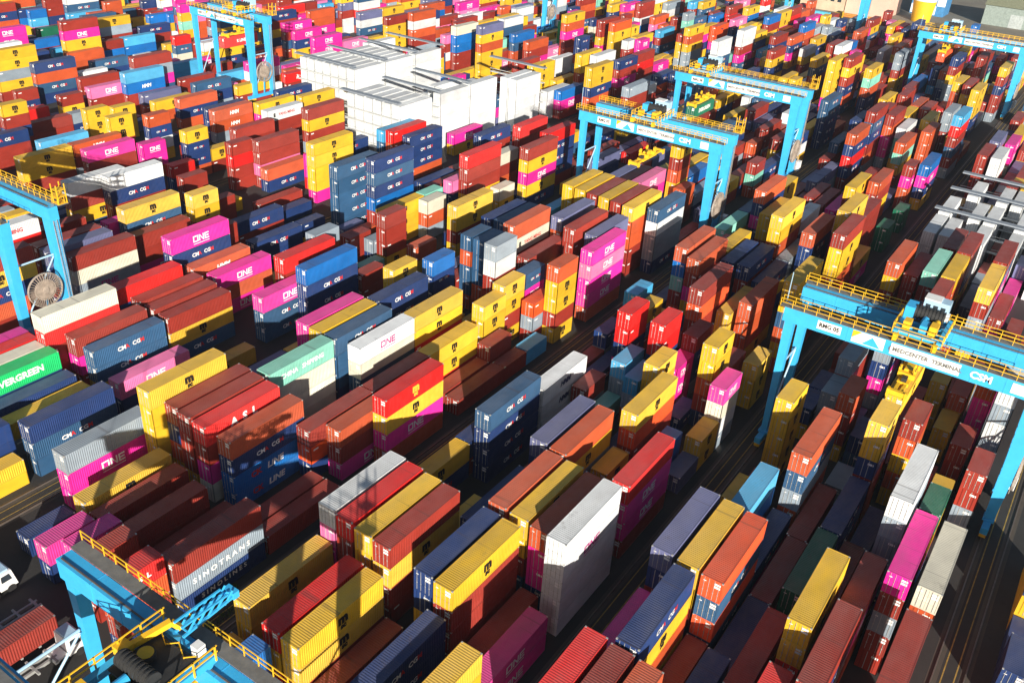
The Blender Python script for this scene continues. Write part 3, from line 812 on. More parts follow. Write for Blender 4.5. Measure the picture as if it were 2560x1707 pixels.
(-50.43,283.19,2.813,40,[2,4,2,2],[0,0,3,3]),
(-47.31,280.83,2.813,40,[0,8,5,12],[0,0,0,3]),
(-47.68,307.06,2.871,40,[1,12],[0,3]),
(-41.24,282.98,2.813,40,[12,12,0,0],[0,0,0,0]),
(-35.05,258.71,2.792,40,[10,1,0,8,0,12],[0,0,0,0,0,0]),
(-44.3,269.44,2.818,40,[4,2,12,0],[0,0,0,0]),
(-47.41,256.04,2.825,40,[13,17,17,4],[0,0,0,0]),
(-53.6,269.47,2.836,40,[7,0],[3,3]),
(-44.34,294.04,2.816,40,[0,4],[0,3]),
(-41.39,257.38,2.838,40,[2,2,2,4],[0,0,0,3]),
(-44.3,242.83,2.815,40,[2,17,4,0],[0,0,0,0]),
(-38.1,278.52,2.791,40,[4,0],[0,0]),
(-59.47,282.86,2.79,40,[4,4,7,5],[0,3,3,3]),
(-56.42,292.79,2.788,40,[0,0,0,0],[0,0,3,3]),
(-69.33,258.14,2.76,40,[8,8,7,7,7],[0,0,0,0,0]),
(-69.77,302.07,2.952,40,[4,17,2,7,7],[0,0,0,0,0]),
(-81.62,365.78,2.794,40,[13,13,4],[0,0,0]),
(-69.33,337.08,2.776,40,[12,12,0,4,4],[0,0,0,0,0]),
(-78.87,292.3,2.885,40,[4,4,4,4,5,0],[0,0,0,0,0,0]),
(-75.83,298.48,2.912,40,[0,4,0,7,2,8],[0,0,0,0,0,0]),
(-90.91,391.12,2.832,40,[0],[0]),
(-87.92,330.14,2.854,40,[13,0,0,8,0],[0,0,3,3,3]),
(-90.94,330.28,2.844,40,[0,0,0,12,5],[0,0,3,3,3]),
(-106.78,363.99,2.794,40,[4,7,7],[0,0,0]),
(-103.85,377.09,2.841,40,[7,0,2],[0,0,3]),
(-87.9,304.31,2.848,40,[4,8,0,8,4],[0,0,0,0,0]),
(-106.88,317.16,2.83,40,[0,4,7,4],[0,0,0,0]),
(-103.76,343.08,2.811,40,[13,4,0],[0,0,0]),
(-109.92,344.4,2.83,40,[2,7,5,4],[0,0,0,0]),
(-110.01,326.22,2.866,40,[0,7,2,0,7],[0,0,3,3,3]),
(-44.64,308.28,2.878,40,[4,2,0,4,7],[0,0,0,3,3]),
(-41.59,306.93,2.878,40,[0,4,2,7,7],[0,0,0,3,3]),
(-38.43,302.95,2.846,40,[4,4,4,7,7],[0,0,0,0,0]),
(-53.62,334.92,2.843,40,[2,12,7,7],[0,0,0,0]),
(-50.53,330.34,2.834,40,[7,0,4,12,12,0],[0,0,0,0,0,0]),
(-47.48,347.22,2.835,40,[0,12,0,0],[0,3,3,3]),
(-44.29,338.77,2.812,40,[0,0,0,4,5,7],[0,0,0,0,3,3]),
(-35.49,327.21,2.862,40,[4,0,7,0,0,12],[0,0,0,0,0,0]),
(-44.36,388.22,2.824,40,[2,5,0],[0,0,0]),
(-25.61,247.37,2.855,40,[0,0,0,0],[0,0,0,0]),
(-22.39,247.26,2.838,40,[13,13,0,8],[0,0,0,0]),
(-25.34,262.87,2.83,40,[11,0,4,12],[0,0,3,3]),
(-22.47,273.26,2.837,40,[5,5,12],[0,0,0]),
(-156.28,154.01,2.756,40,[7,7],[0,0]),
(-184.64,171.51,2.864,40,[4,4,8],[0,3,3]),
(-193.61,171.51,2.744,40,[7,8,0],[0,0,3]),
(-162.5,168.2,2.89,40,[13,13,13,13,13],[0,0,0,0,3]),
(-159.45,168.2,2.89,40,[13,13,13,13,13],[0,0,0,0,3]),
(-156.4,168.2,2.89,40,[13,13,13,13,13],[0,0,0,0,0]),
(-153.35,168.2,2.89,40,[13,13,13,13,13],[0,0,0,0,0]),
(-150.3,168.2,2.89,40,[13,13,13,13,13],[0,0,3,3,3]),
(-147.25,168.2,2.89,40,[13,13,13,13,13],[1,0,0,3,3]),
(-150.3,184.0,2.89,40,[13,13,13,13],[0,0,3,3]),
(-147.25,184.0,2.89,40,[13,13,13,13,13],[0,0,0,0,0]),
(-162.5,196.8,2.89,40,[13,13,13],[0,3,3]),
(-159.45,196.8,2.89,40,[13,13,13,13],[0,0,3,3]),
(-147.25,196.8,2.89,40,[13,13,13,13,13],[0,0,0,0,0]),
(-196.78,185.3,2.89,40,[13,13,13,13,13],[0,0,0,3,3]),
(-193.73,185.3,2.89,40,[13,13,13,13,13],[0,0,0,3,3]),
(-190.68,185.3,2.89,40,[13,13,13,13,13],[0,0,0,3,3]),
(-187.63,185.3,2.89,40,[13,13,13,13,13],[0,0,0,3,3]),
(-184.58,185.3,2.89,40,[13,13,13,13,13],[0,0,0,0,3]),
(-181.53,185.3,2.89,40,[13,13,13,13,13],[0,0,0,0,0]),
(-178.48,185.3,2.89,40,[13,13,13,13,13],[0,0,0,3,3]),
(-196.78,198.1,2.89,40,[13,13,13,13],[3,3,3,3]),
(-193.73,198.1,2.89,40,[13,13,13,13,13],[0,3,3,3,3]),
(-190.68,198.1,2.89,40,[13,13,13,13,13],[0,3,3,3,3]),
(-187.63,198.1,2.89,40,[13,13,13,13,13],[0,3,3,3,3]),
(-184.58,198.1,2.89,40,[13,13,13,13,13],[0,3,3,3,3]),
(-181.53,198.1,2.89,40,[13,13,13,13,13],[0,3,3,3,3]),
(-178.48,198.1,2.89,40,[13,13,13,13,13],[0,0,0,0,3]),
(-196.78,211.3,2.89,40,[13,13,13,13,13],[0,0,3,3,3]),
(-193.73,211.3,2.89,40,[13,13,13,13],[0,3,3,3]),
(-178.48,211.3,2.89,40,[13,13,13,13,13],[0,0,0,0,0]),
(-144.2,209.8,2.89,40,[13,13,13,13,13],[0,0,0,0,0]),
(-141.15,209.8,2.89,40,[13,13,13,13,13],[0,0,0,0,0]),
(-25.39,193.6,2.89,40,[13,13,13],[0,0,0]),
(-22.34,193.6,2.89,40,[13,13,13],[0,0,3]),
(-16.24,193.6,2.89,40,[13,13,13],[0,0,0]),
(-10.14,193.6,2.89,40,[13,13,13],[0,0,0]),
(-4.04,193.6,2.89,40,[13,13,13],[3,3,0]),
(-25.39,207.6,2.89,40,[13,13,13],[0,0,3]),
(-19.29,207.6,2.89,40,[13,13,13],[0,0,3]),
(-16.24,207.6,2.89,40,[13,13,13],[0,0,0]),
(-10.14,207.6,2.89,40,[13,13,13],[0,0,0]),
(-4.04,207.6,2.89,40,[13,13,13],[3,3,3]),
(-22.34,222.9,2.89,40,[13,13,13],[0,0,0]),
(-16.24,222.9,2.89,40,[13,13,13],[0,0,0]),
(-13.19,222.9,2.89,40,[13,13,13],[0,0,0]),
(-7.09,222.9,2.89,40,[13,13,13],[3,3,3]),
(-4.04,222.9,2.89,40,[13,13],[3,3]),
(8.89,84.04,2.83,20,[7,7],[2,0],[0,0]),
(8.89,90.4,2.83,20,[7],[0],[0]),
(8.89,96.76,2.83,40,[7,4,4],[0,0,0],[0,3,3]),
(-0.99,115.12,2.83,20,[7,0],[0,0]),
(-0.99,153.54,2.83,40,[0,7],[0,3]),
(-4.04,158.66,2.83,20,[0],[0]),
(-4.04,165.02,2.83,40,[0],[0]),
(-7.09,101.77,2.83,40,[0,4],[0,3]),
(-7.09,114.26,2.83,20,[0],[0]),
(-7.09,131.72,2.83,40,[2,4,0],[2,0,0]),
(-7.09,144.21,2.83,20,[0,12],[0,0]),
(-7.09,196.48,2.83,20,[11,7],[0,0]),
(-10.14,93.39,2.83,40,[7],[1],[0]),
(-10.14,139.77,2.83,40,[0],[0]),
(-13.19,116.22,2.83,40,[0],[0]),
(-13.19,128.71,2.83,40,[0],[0]),
(-13.19,160.05,2.83,20,[0],[0]),
(-13.19,188.3,2.83,20,[12],[0]),
(-13.19,194.66,2.83,20,[0],[0]),
(-13.19,207.75,2.83,20,[0],[0]),
(-13.19,236.75,2.83,40,[4,2,2],[0,3,3]),
(-16.24,236.75,2.83,20,[0,6,8],[0,3,3],[0,1,0]),
(-16.24,243.11,2.83,40,[4,0],[0,3]),
(-16.24,255.6,2.83,40,[0,0],[0,3]),
(-19.29,122.37,2.83,20,[7],[0]),
(-19.29,145.87,2.83,20,[4],[0]),
(-19.29,223.35,2.83,20,[4,4],[0,3]),
(-19.29,236.75,2.83,20,[7],[0]),
(-19.29,243.11,2.83,20,[0],[0]),
(-19.29,249.47,2.83,20,[12],[0]),
(-19.29,255.83,2.83,40,[0],[0]),
(-19.29,268.32,2.83,40,[11],[0]),
(-19.29,280.81,2.83,40,[0,4],[0,3]),
(-22.34,138.03,2.83,20,[7],[0],[0]),
(-22.34,285.7,2.83,40,[4,6,11],[0,0,0]),
(-25.39,97.48,2.83,20,[0],[0]),
(-25.39,124.44,2.83,20,[7,0],[0,3]),
(-25.39,130.8,2.83,20,[0],[0]),
(-25.39,137.16,2.83,20,[0,0],[0,0]),
(-25.39,223.35,2.83,20,[4,4],[0,0]),
(-25.39,281.67,2.83,40,[4,12],[0,3]),
(-25.39,294.16,2.83,20,[7,12],[0,3]),
(-25.39,300.52,2.83,40,[0,4,4],[0,3,3]),
(-25.39,325.5,2.83,40,[8,4,12],[0,3,3]),
(-35.27,146.22,2.83,20,[0],[0]),
(-35.27,271.15,2.83,20,[11,0],[0,0]),
(-35.27,277.51,2.83,40,[0],[0]),
(-35.27,339.65,2.83,20,[11],[0]),
(-35.27,346.01,2.83,20,[4,7],[0,0],[3,0]),
(-35.27,352.37,2.83,40,[11],[0]),
(-35.27,364.86,2.83,40,[7],[0],[0]),
(-35.27,377.35,2.83,40,[4],[0]),
(-35.27,389.84,2.83,40,[4,4,4,4,5],[3,3,0,0,3]),
(-38.32,315.39,2.83,40,[12],[0]),
(-38.32,327.88,2.83,40,[0,4],[0,0]),
(-38.32,340.37,2.83,20,[4,0,7],[0,3,3]),
(-38.32,359.22,2.83,40,[12,7,0,5],[0,0,0,3]),
(-38.32,371.71,2.83,20,[7,7,6],[0,0,0]),
(-38.32,378.07,2.83,40,[0,8,4,4],[0,0,0,0]),
(-38.32,390.56,2.83,40,[2,4],[0,0]),
(-38.32,403.05,2.83,20,[6,4,4],[0,3,3]),
(-41.37,220.51,2.83,40,[11],[0]),
(-41.37,344.35,2.83,40,[7,7],[0,3],[0,0]),
(-41.37,400.9,2.83,40,[2,5,7,0],[0,0,3,3],[0,1,0,0]),
(-44.42,91.81,2.83,40,[7],[0]),
(-44.42,351.21,2.83,40,[8,17,4,4],[0,0,0,3]),
(-44.42,400.66,2.83,40,[7,5],[0,3]),
(-44.42,413.15,2.83,20,[2,8,4],[0,3,3]),
(-47.47,65.21,2.83,40,[7,13,4],[1,3,3],[0,0,3]),
(-47.47,92.26,2.83,20,[4,0],[0,0]),
(-47.47,211.96,2.83,40,[0,0],[0,3]),
(-47.47,224.45,2.83,40,[0,7],[0,3],[0,0]),
(-47.47,372.15,2.83,40,[0,8,4,9],[0,3,3,3],[0,0,3,0]),
(-47.47,384.64,2.83,40,[4],[0]),
(-47.47,397.13,2.83,40,[9,4],[0,3]),
(-47.47,409.62,2.83,20,[5,13,17,7],[0,0,3,3],[1,0,0,0]),
(-50.52,66.16,2.83,20,[4,0],[0,3]),
(-50.52,72.52,2.83,40,[0],[0]),
(-50.52,125.81,2.83,20,[0],[0]),
(-50.52,132.18,2.83,40,[7],[0]),
(-50.52,189.28,2.83,40,[0,7],[0,3]),
(-50.52,201.77,2.83,40,[0,0],[0,3]),
(-50.52,342.78,2.83,40,[2,2,12,5],[0,3,3,3]),
(-50.52,367.99,2.83,20,[8,8,4],[0,3,3]),
(-50.52,386.84,2.83,40,[0,8,7,0],[0,3,3,3]),
(-50.52,405.69,2.83,40,[12,4],[0,3]),
(-53.57,203.82,2.83,40,[0,11],[0,3]),
(-53.57,359.85,2.83,40,[4,0,9,12,11],[0,0,3,3,3]),
(-53.57,372.34,2.83,20,[5,0,0,0],[0,0,3,3]),
(-53.57,378.7,2.83,40,[7,0,7,0,2],[0,0,0,3,3],[0,0,0,0,0]),
(-53.57,403.68,2.83,40,[2,4,4,2],[0,3,3,3]),
(-56.62,105.95,2.83,40,[7],[0]),
(-56.62,118.44,2.83,20,[7,11],[0,3]),
(-56.62,131.28,2.83,20,[4],[0]),
(-56.62,152.03,2.83,40,[1,4,5],[0,3,3]),
(-56.62,202.16,2.83,40,[0],[0]),
(-56.62,214.65,2.83,20,[11,7],[0,3]),
(-56.62,221.01,2.83,40,[11,12],[0,0]),
(-56.62,317.72,2.83,20,[7,0],[0,3]),
(-56.62,324.08,2.83,40,[0],[0]),
(-56.62,336.57,2.83,20,[7,7,10,0],[0,0,0,0]),
(-56.62,367.91,2.83,40,[2,0,17,4,10],[0,0,0,3,3]),
(-56.62,386.76,2.83,40,[11,13,12,7],[0,3,3,3]),
(-59.67,80.31,2.83,40,[7,0],[0,0],[0,0]),
(-59.67,105.29,2.83,40,[0],[0]),
(-59.67,117.78,2.83,20,[7,12],[0,0],[0,0]),
(-59.67,134.19,2.83,40,[7],[0],[0]),
(-59.67,165.53,2.83,40,[17,4,0],[1,0,3]),
(-59.67,178.02,2.83,40,[7,12,4],[0,0,3],[0,0,3]),
(-59.67,208.36,2.83,40,[0],[0]),
(-59.67,220.85,2.83,40,[11],[0]),
(-59.67,233.34,2.83,20,[0,0],[0,3]),
(-59.67,239.7,2.83,40,[8,0,13],[0,0,0],[0,0,0]),
(-59.67,314.15,2.83,40,[0,0,0],[0,0,3]),
(-59.67,326.64,2.83,40,[9,7,5],[0,0,3],[0,0,1]),
(-59.67,339.13,2.83,20,[0,0,0],[0,0,3]),
(-59.67,345.49,2.83,40,[0,5,6,0],[0,3,3,3]),
(-59.67,370.47,2.83,20,[7,0],[0,3],[0,0]),
(-59.67,376.83,2.83,20,[7,0,9,4],[0,0,3,3],[0,0,0,3]),
(-59.67,414.53,2.83,20,[9,17,4,0,2],[0,0,3,3,3]),
(-69.55,166.07,2.83,40,[0],[0]),
(-69.55,178.56,2.83,40,[11,12],[1,0]),
(-69.55,214.38,2.83,40,[7,0],[0,0]),
(-69.55,226.87,2.83,20,[7,7],[0,0]),
(-69.55,233.23,2.83,40,[7,13,4],[0,0,0]),
(-69.55,270.58,2.83,40,[0],[0]),
(-69.55,314.51,2.83,40,[0,0],[0,0]),
(-69.55,349.52,2.83,40,[0,4,5],[0,0,0]),
(-69.55,362.01,2.83,40,[0,4,0],[0,0,0]),
(-69.55,374.5,2.83,40,[4,4],[0,0]),
(-69.55,386.99,2.83,40,[12,4],[0,0]),
(-69.55,399.48,2.83,40,[12,4],[0,0]),
(-69.55,411.97,2.83,20,[2,2],[0,0]),
(-72.6,193.23,2.83,40,[4,0],[0,0]),
(-72.6,205.72,2.83,40,[0,7],[0,0],[0,0]),
(-72.6,230.7,2.83,40,[0,4,1],[0,0,3]),
(-72.6,255.91,2.83,40,[4,0],[0,0]),
(-72.6,274.76,2.83,40,[7],[0],[0]),
(-72.6,312.23,2.83,20,[4,0],[0,0]),
(-72.6,318.59,2.83,40,[0,2,0],[0,0,3]),
(-72.6,331.08,2.83,40,[0,7],[0,3],[0,0]),
(-72.6,343.57,2.83,20,[4,4],[0,3]),
(-72.6,362.42,2.83,40,[0,9,4],[0,3,3]),
(-72.6,374.91,2.83,40,[8,1,7],[0,3,3],[0,0,0]),
(-72.6,387.4,2.83,40,[4,4,11,0,13],[0,0,0,0,3]),
(-72.6,399.89,2.83,40,[2,8,0,17],[0,0,0,3],[0,0,0,0]),
(-72.6,412.38,2.83,20,[11,0],[0,3]),
(-75.65,186.18,2.83,40,[12,7],[0,0]),
(-75.65,198.67,2.83,40,[4],[0]),
(-75.65,211.16,2.83,40,[11],[0]),
(-75.65,236.14,2.83,40,[0],[0]),
(-75.65,248.63,2.83,40,[4,12],[0,3]),
(-75.65,261.12,2.83,40,[7,7],[0,3]),
(-75.65,310.92,2.83,40,[9],[0]),
(-75.65,323.41,2.83,40,[7,10],[0,3]),
(-75.65,360.88,2.83,40,[2,4,5,0],[0,0,0,3]),
(-75.65,373.37,2.83,20,[0,17,12,7],[0,3,3,3]),
(-78.7,188.74,2.83,40,[9,0,6],[0,0,3]),
(-78.7,201.23,2.83,40,[4,4,2],[0,0,0]),
(-78.7,213.72,2.83,20,[0,0],[0,0]),
(-78.7,237.49,2.83,40,[0,0,13],[0,0,0]),
(-78.7,249.98,2.83,20,[0,12],[0,3]),
(-78.7,256.34,2.83,40,[13,17,11],[0,0,3]),
(-78.7,268.83,2.83,40,[7,4],[0,3],[0,3]),
(-78.7,311.1,2.83,40,[8,5,9],[3,3,3],[0,1,0]),
(-78.7,323.59,2.83,40,[0],[0]),
(-78.7,336.08,2.83,40,[4,4],[0,3]),
(-78.7,386.04,2.83,40,[5,0,1],[0,3,3]),
(-78.7,398.53,2.83,40,[7,0,13,11,8],[0,0,0,0,3],[0,0,0,0,0]),
(-81.75,107.42,2.83,20,[4],[0]),
(-81.75,194.93,2.83,40,[4,13,10],[0,3,3]),
(-81.75,219.91,2.83,40,[0,12],[0,0]),
(-81.75,244.89,2.83,20,[0,0],[0,3]),
(-81.75,282.59,2.83,40,[7],[0]),
(-81.75,295.08,2.83,40,[4],[0]),
(-81.75,326.42,2.83,40,[4,4,6,8],[0,0,0,3]),
(-81.75,338.91,2.83,40,[0,4],[0,3]),
(-81.75,351.4,2.83,20,[4,5],[0,3]),
(-81.75,378.22,2.83,40,[4,4,4,6],[0,0,3,3]),
(-81.75,397.07,2.83,40,[7,1,12,6],[0,0,3,3]),
(-84.8,106.36,2.83,20,[4],[0]),
(-84.8,176.54,2.83,40,[2,12,9],[3,3,3]),
(-84.8,189.03,2.83,40,[7,4],[0,0],[0,3]),
(-84.8,214.01,2.83,40,[0,11],[0,3]),
(-84.8,226.5,2.83,40,[7,4],[0,3],[0,3]),
(-84.8,238.99,2.83,40,[0],[0]),
(-84.8,251.48,2.83,40,[11,0],[0,3]),
(-84.8,263.97,2.83,40,[0],[0]),
(-84.8,338.91,2.83,20,[5,6,8,0],[0,3,3,3],[1,1,0,0]),
(-84.8,345.27,2.83,40,[4,0],[0,3]),
(-84.8,370.25,2.83,40,[0],[0]),
(-84.8,401.59,2.83,40,[1,13,1,10],[0,3,3,3]),
(-87.85,176.9,2.83,40,[0,4,12],[0,3,3]),
(-87.85,189.39,2.83,40,[4,4],[0,3]),
(-87.85,214.37,2.83,40,[7,4],[0,3]),
(-87.85,226.86,2.83,40,[8,0,0],[0,0,3]),
(-87.85,239.35,2.83,40,[0],[0]),
(-87.85,251.84,2.83,40,[0,11,0],[0,0,0]),
(-87.85,264.33,2.83,40,[7,0],[0,0]),
(-87.85,276.82,2.83,40,[7],[0]),
(-87.85,361.43,2.83,40,[4],[0]),
(-87.85,399.13,2.83,40,[4,5,11,2],[0,0,0,3]),
(-87.85,411.62,2.83,20,[4,4,8,0],[0,3,3,3]),
(-90.9,117.38,2.83,40,[0,0],[0,3]),
(-90.9,176.69,2.83,40,[11,0,4],[0,3,3]),
(-90.9,214.39,2.83,40,[0,4],[0,3]),
(-90.9,226.88,2.83,20,[7,4],[0,3],[0,3]),
(-90.9,239.6,2.83,40,[7,0],[0,0],[0,0]),
(-90.9,252.09,2.83,40,[7],[0],[0]),
(-90.9,264.58,2.83,40,[8,4,0],[0,0,3],[0,3,0]),
(-90.9,277.07,2.83,20,[11,13,4],[0,0,3]),
(-90.9,283.43,2.83,40,[0,0],[0,0]),
(-90.9,295.92,2.83,20,[4,4,4],[0,0,0]),
(-90.9,302.28,2.83,40,[13,2],[0,0]),
(-90.9,355.21,2.83,20,[9,0,8,0],[0,3,3,3],[0,0,0,0]),
(-90.9,361.57,2.83,40,[2,0,1,8,2],[0,0,0,3,3],[0,0,0,0,0]),
(-90.9,374.06,2.83,20,[13,0,4],[0,0,0]),
(-90.9,403.56,2.83,20,[8,5,0],[0,0,3],[0,1,0]),
(-90.9,409.92,2.83,20,[6,4,7,2],[0,3,3,3],[1,3,0,0]),
(-93.95,68.76,2.83,40,[11,0],[0,3]),
(-93.95,81.25,2.83,20,[4,4],[0,3]),
(-93.95,120.42,2.83,20,[11,11],[0,3]),
(-93.95,195.05,2.83,20,[0,7],[0,3]),
(-93.95,201.41,2.83,40,[11,12],[0,0]),
(-93.95,213.9,2.83,40,[0,4],[0,3]),
(-93.95,251.37,2.83,40,[4,4],[0,0]),
(-93.95,263.86,2.83,20,[13,5,4],[0,0,3]),
(-93.95,295.2,2.83,40,[4,1,0],[0,0,3]),
(-93.95,314.05,2.83,40,[4,4],[0,3]),
(-93.95,364.24,2.83,40,[0,8,2,4],[0,3,3,3]),
(-93.95,376.73,2.83,40,[5,8,2,0],[0,0,3,3]),
(-93.95,389.22,2.83,40,[0,4,8,2,0],[0,0,0,0,0]),
(-93.95,401.71,2.83,40,[1,5],[0,3]),
(-93.95,414.2,2.83,20,[0,0,13,0,2],[0,0,0,3,3]),
(-103.82,69.81,2.83,40,[4],[1]),
(-103.82,178.13,2.83,40,[4],[0]),
(-103.82,190.62,2.83,40,[11,7],[0,0],[0,0]),
(-103.82,221.18,2.83,40,[7,0],[0,0],[0,0]),
(-103.82,233.67,2.83,40,[4,12],[0,0]),
(-103.82,246.16,2.83,40,[0],[0]),
(-103.82,258.65,2.83,20,[0],[0]),
(-103.82,265.01,2.83,40,[4,7],[0,0],[3,0]),
(-103.82,277.5,2.83,40,[4,0],[0,0]),
(-103.82,289.99,2.83,40,[2],[0]),
(-103.82,402.02,2.83,40,[12,8,4,8],[0,0,0,3],[0,0,3,0]),
(-103.82,414.51,2.83,20,[13,7,5,4],[0,0,3,3],[0,0,1,3]),
(-106.87,137.11,2.83,40,[7],[0]),
(-106.87,189.53,2.83,20,[0],[0]),
(-106.87,195.89,2.83,40,[0,7],[0,3]),
(-106.87,208.38,2.83,20,[11],[0]),
(-106.87,214.74,2.83,20,[7],[0]),
(-106.87,221.1,2.83,20,[11],[0]),
(-106.87,233.82,2.83,40,[4,11],[0,3]),
(-106.87,246.31,2.83,40,[4,0],[0,0]),
(-106.87,258.8,2.83,20,[7],[0]),
(-106.87,265.16,2.83,20,[2,0,12],[0,0,0]),
(-106.87,277.88,2.83,40,[0,4,0],[0,0,3]),
(-106.87,290.37,2.83,20,[4,7],[0,3]),
(-106.87,296.73,2.83,40,[1],[0]),
(-106.87,376.43,2.83,20,[12,13,4,7],[0,0,0,0]),
(-106.87,382.79,2.83,40,[12,17,6],[0,3,3]),
(-106.87,395.28,2.83,20,[7,2,6,4],[0,0,3,3]),
(-106.87,401.64,2.83,40,[2,4],[0,3]),
(-109.92,164.65,2.83,40,[7],[0],[0]),
(-109.92,189.74,2.83,40,[0],[0]),
(-109.92,239.7,2.83,20,[7,0],[0,0],[0,0]),
(-109.92,246.06,2.83,40,[0,0],[0,3]),
(-109.92,258.55,2.83,20,[0,0],[0,3]),
(-109.92,264.91,2.83,20,[8,4,2],[0,0,3],[0,3,0]),
(-109.92,277.63,2.83,40,[9,8],[0,3],[0,0]),
(-109.92,302.61,2.83,40,[7,2],[0,0],[0,0]),
(-109.92,315.1,2.83,20,[0],[0]),
(-109.92,356.84,2.83,40,[9,2,0,6,5],[0,0,0,3,3]),
(-109.92,369.33,2.83,40,[12,2,5,13],[0,0,3,3]),
(-109.92,381.82,2.83,20,[4,4,9,10,6],[0,0,3,3,3]),
(-109.92,388.18,2.83,40,[13,12,17,9],[0,3,3,3]),
(-112.97,191.4,2.83,20,[0],[0]),
(-112.97,210.25,2.83,20,[7,0],[0,0]),
(-112.97,266.8,2.83,40,[7,0],[0,3]),
(-112.97,316.76,2.83,40,[8],[0]),
(-112.97,329.25,2.83,20,[4,2],[0,3]),
(-112.97,373.08,2.83,40,[5,4,4,0,8],[0,0,3,3,3]),
(-112.97,398.06,2.83,40,[0,2,13,8],[0,3,3,3]),
(-112.97,410.55,2.83,20,[4,8,9,9],[0,3,3,3]),
(-116.02,139.53,2.83,20,[17,7,4],[0,3,3],[0,0,3]),
(-116.02,217.74,2.83,20,[4],[0]),
(-116.02,253.28,2.83,20,[0],[0]),
(-116.02,259.64,2.83,40,[11,7],[0,3],[0,0]),
(-116.02,335.04,2.83,40,[0],[0]),
(-116.02,347.53,2.83,20,[7,11,4,4],[0,3,3,3],[0,0,3,3]),
(-119.08,99.92,2.83,40,[4],[0]),
(-119.08,209.05,2.83,20,[7],[0]),
(-119.08,215.41,2.83,20,[7],[0]),
(-119.08,221.77,2.83,40,[7],[0]),
(-119.08,259.24,2.83,20,[0],[0]),
(-119.08,265.6,2.83,20,[0,7],[0,3]),
(-119.08,271.96,2.83,40,[0,13,0],[0,0,3]),
(-119.08,340.77,2.83,40,[10,6],[0,0]),
(-119.08,365.75,2.83,40,[0,0,11],[0,3,3]),
(-119.08,378.24,2.83,40,[5,17,4,2],[0,3,3,3]),
(-122.13,149.78,2.83,40,[0,12],[0,3]),
(-122.13,234.42,2.83,20,[0],[0]),
(-122.13,259.33,2.83,40,[0],[0]),
(-122.13,271.82,2.83,40,[7,0,0],[0,0,3],[0,0,0]),
(-122.13,338.68,2.83,40,[4,7,2,7],[0,0,0,0],[3,0,0,0]),
(-122.13,351.17,2.83,40,[4,2,4],[0,0,3]),
(-122.13,370.02,2.83,40,[2,7,8],[0,3,3],[0,0,0]),
(-125.18,149.98,2.83,40,[7,0],[0,3]),
(-125.18,162.47,2.83,20,[0,7],[0,3]),
(-125.18,184.4,2.83,20,[7,0],[0,3]),
(-125.18,265.93,2.83,40,[7,2,7],[0,0,0]),
(-125.18,284.78,2.83,40,[13,1],[0,3]),
(-125.18,297.27,2.83,20,[17,5],[0,0]),
(-125.18,303.63,2.83,20,[5,4],[0,0]),
(-125.18,322.48,2.83,40,[17,0],[0,0]),
(-125.18,334.97,2.83,40,[4,0,7,0,4],[0,3,3,3,3]),
(-125.18,359.95,2.83,40,[9,0,4,8,0],[0,0,0,3,3]),
(-125.18,372.44,2.83,40,[4,4,5,2,12],[0,0,0,3,3]),
(-125.18,384.93,2.83,40,[0,1,7,7,4],[0,0,0,3,3]),
(-125.18,397.42,2.83,40,[2,0,13,6],[0,3,3,3]),
(-125.18,409.91,2.83,20,[2,0,8,0,0],[0,0,3,3,3]),
(-128.23,60.23,2.83,40,[7,12],[0,3],[0,0]),
(-128.23,116.5,2.83,20,[7,4],[0,0],[0,3]),
(-128.23,189.55,2.83,40,[7,0],[0,3],[0,0]),
(-128.23,240.95,2.83,40,[0],[0]),
(-128.23,328.61,2.83,40,[0,10],[0,3]),
(-128.23,341.1,2.83,20,[0,6,11],[0,3,3]),
(-128.23,353.82,2.83,40,[4,8,2,0],[0,3,3,3],[3,0,0,0]),
(-128.23,378.8,2.83,40,[13,6,4,13,17],[0,3,3,3,3]),
(-128.23,410.37,2.83,20,[0,4,12,7],[0,3,3,3],[0,3,0,0]),
(-138.1,108.3,2.83,40,[7,0],[1,0]),
(-138.1,241.4,2.83,40,[0],[0]),
(-138.1,288.59,2.83,40,[5,11],[0,0]),
(-138.1,358.22,2.83,40,[6,7,9,8],[0,0,0,0]),
(-138.1,370.71,2.83,40,[4,9,11,12,17],[0,0,0,3,3]),
(-138.1,383.2,2.83,40,[7,13,4],[0,3,3]),
(-138.1,395.69,2.83,40,[17,0,7],[0,3,3]),
(-138.1,414.54,2.83,20,[17,5,5,7],[0,3,3,3]),
(-141.15,119.18,2.83,40,[7],[0],[0]),
(-141.15,171.22,2.83,20,[7],[0],[0]),
(-141.15,289.98,2.83,40,[4,0],[0,3]),
(-141.15,302.47,2.83,20,[2],[0]),
(-141.15,335.34,2.83,40,[4,5,7,4],[0,0,0,0],[3,1,0,3]),
(-141.15,360.32,2.83,40,[1,17,10,10],[0,3,3,3]),
(-141.15,372.81,2.83,40,[11,8,0,0],[0,3,3,3],[0,0,0,0]),
(-141.15,397.79,2.83,20,[1,13,5,4,0],[0,0,0,3,3]),
(-141.15,404.15,2.83,20,[4,2,17],[0,3,3]),
(-144.2,224.25,2.83,40,[0],[0]),
(-144.2,286.13,2.83,40,[4,7,7,0,0],[0,0,3,3,3]),
(-144.2,311.11,2.83,40,[4],[0]),
(-144.2,367.43,2.83,40,[0,1,5,0,4],[0,0,3,3,3]),
(-144.2,405.13,2.83,40,[2,0,6,4],[0,0,3,3]),
(-147.25,122.35,2.83,40,[0],[1]),
(-147.25,209.24,2.83,20,[8,5,11],[0,0,0],[0,1,0]),
(-147.25,308.23,2.83,40,[4],[0]),
(-147.25,320.72,2.83,40,[9],[0]),
(-147.25,358.42,2.83,40,[9,2,4,7],[0,0,3,3],[0,0,3,0]),
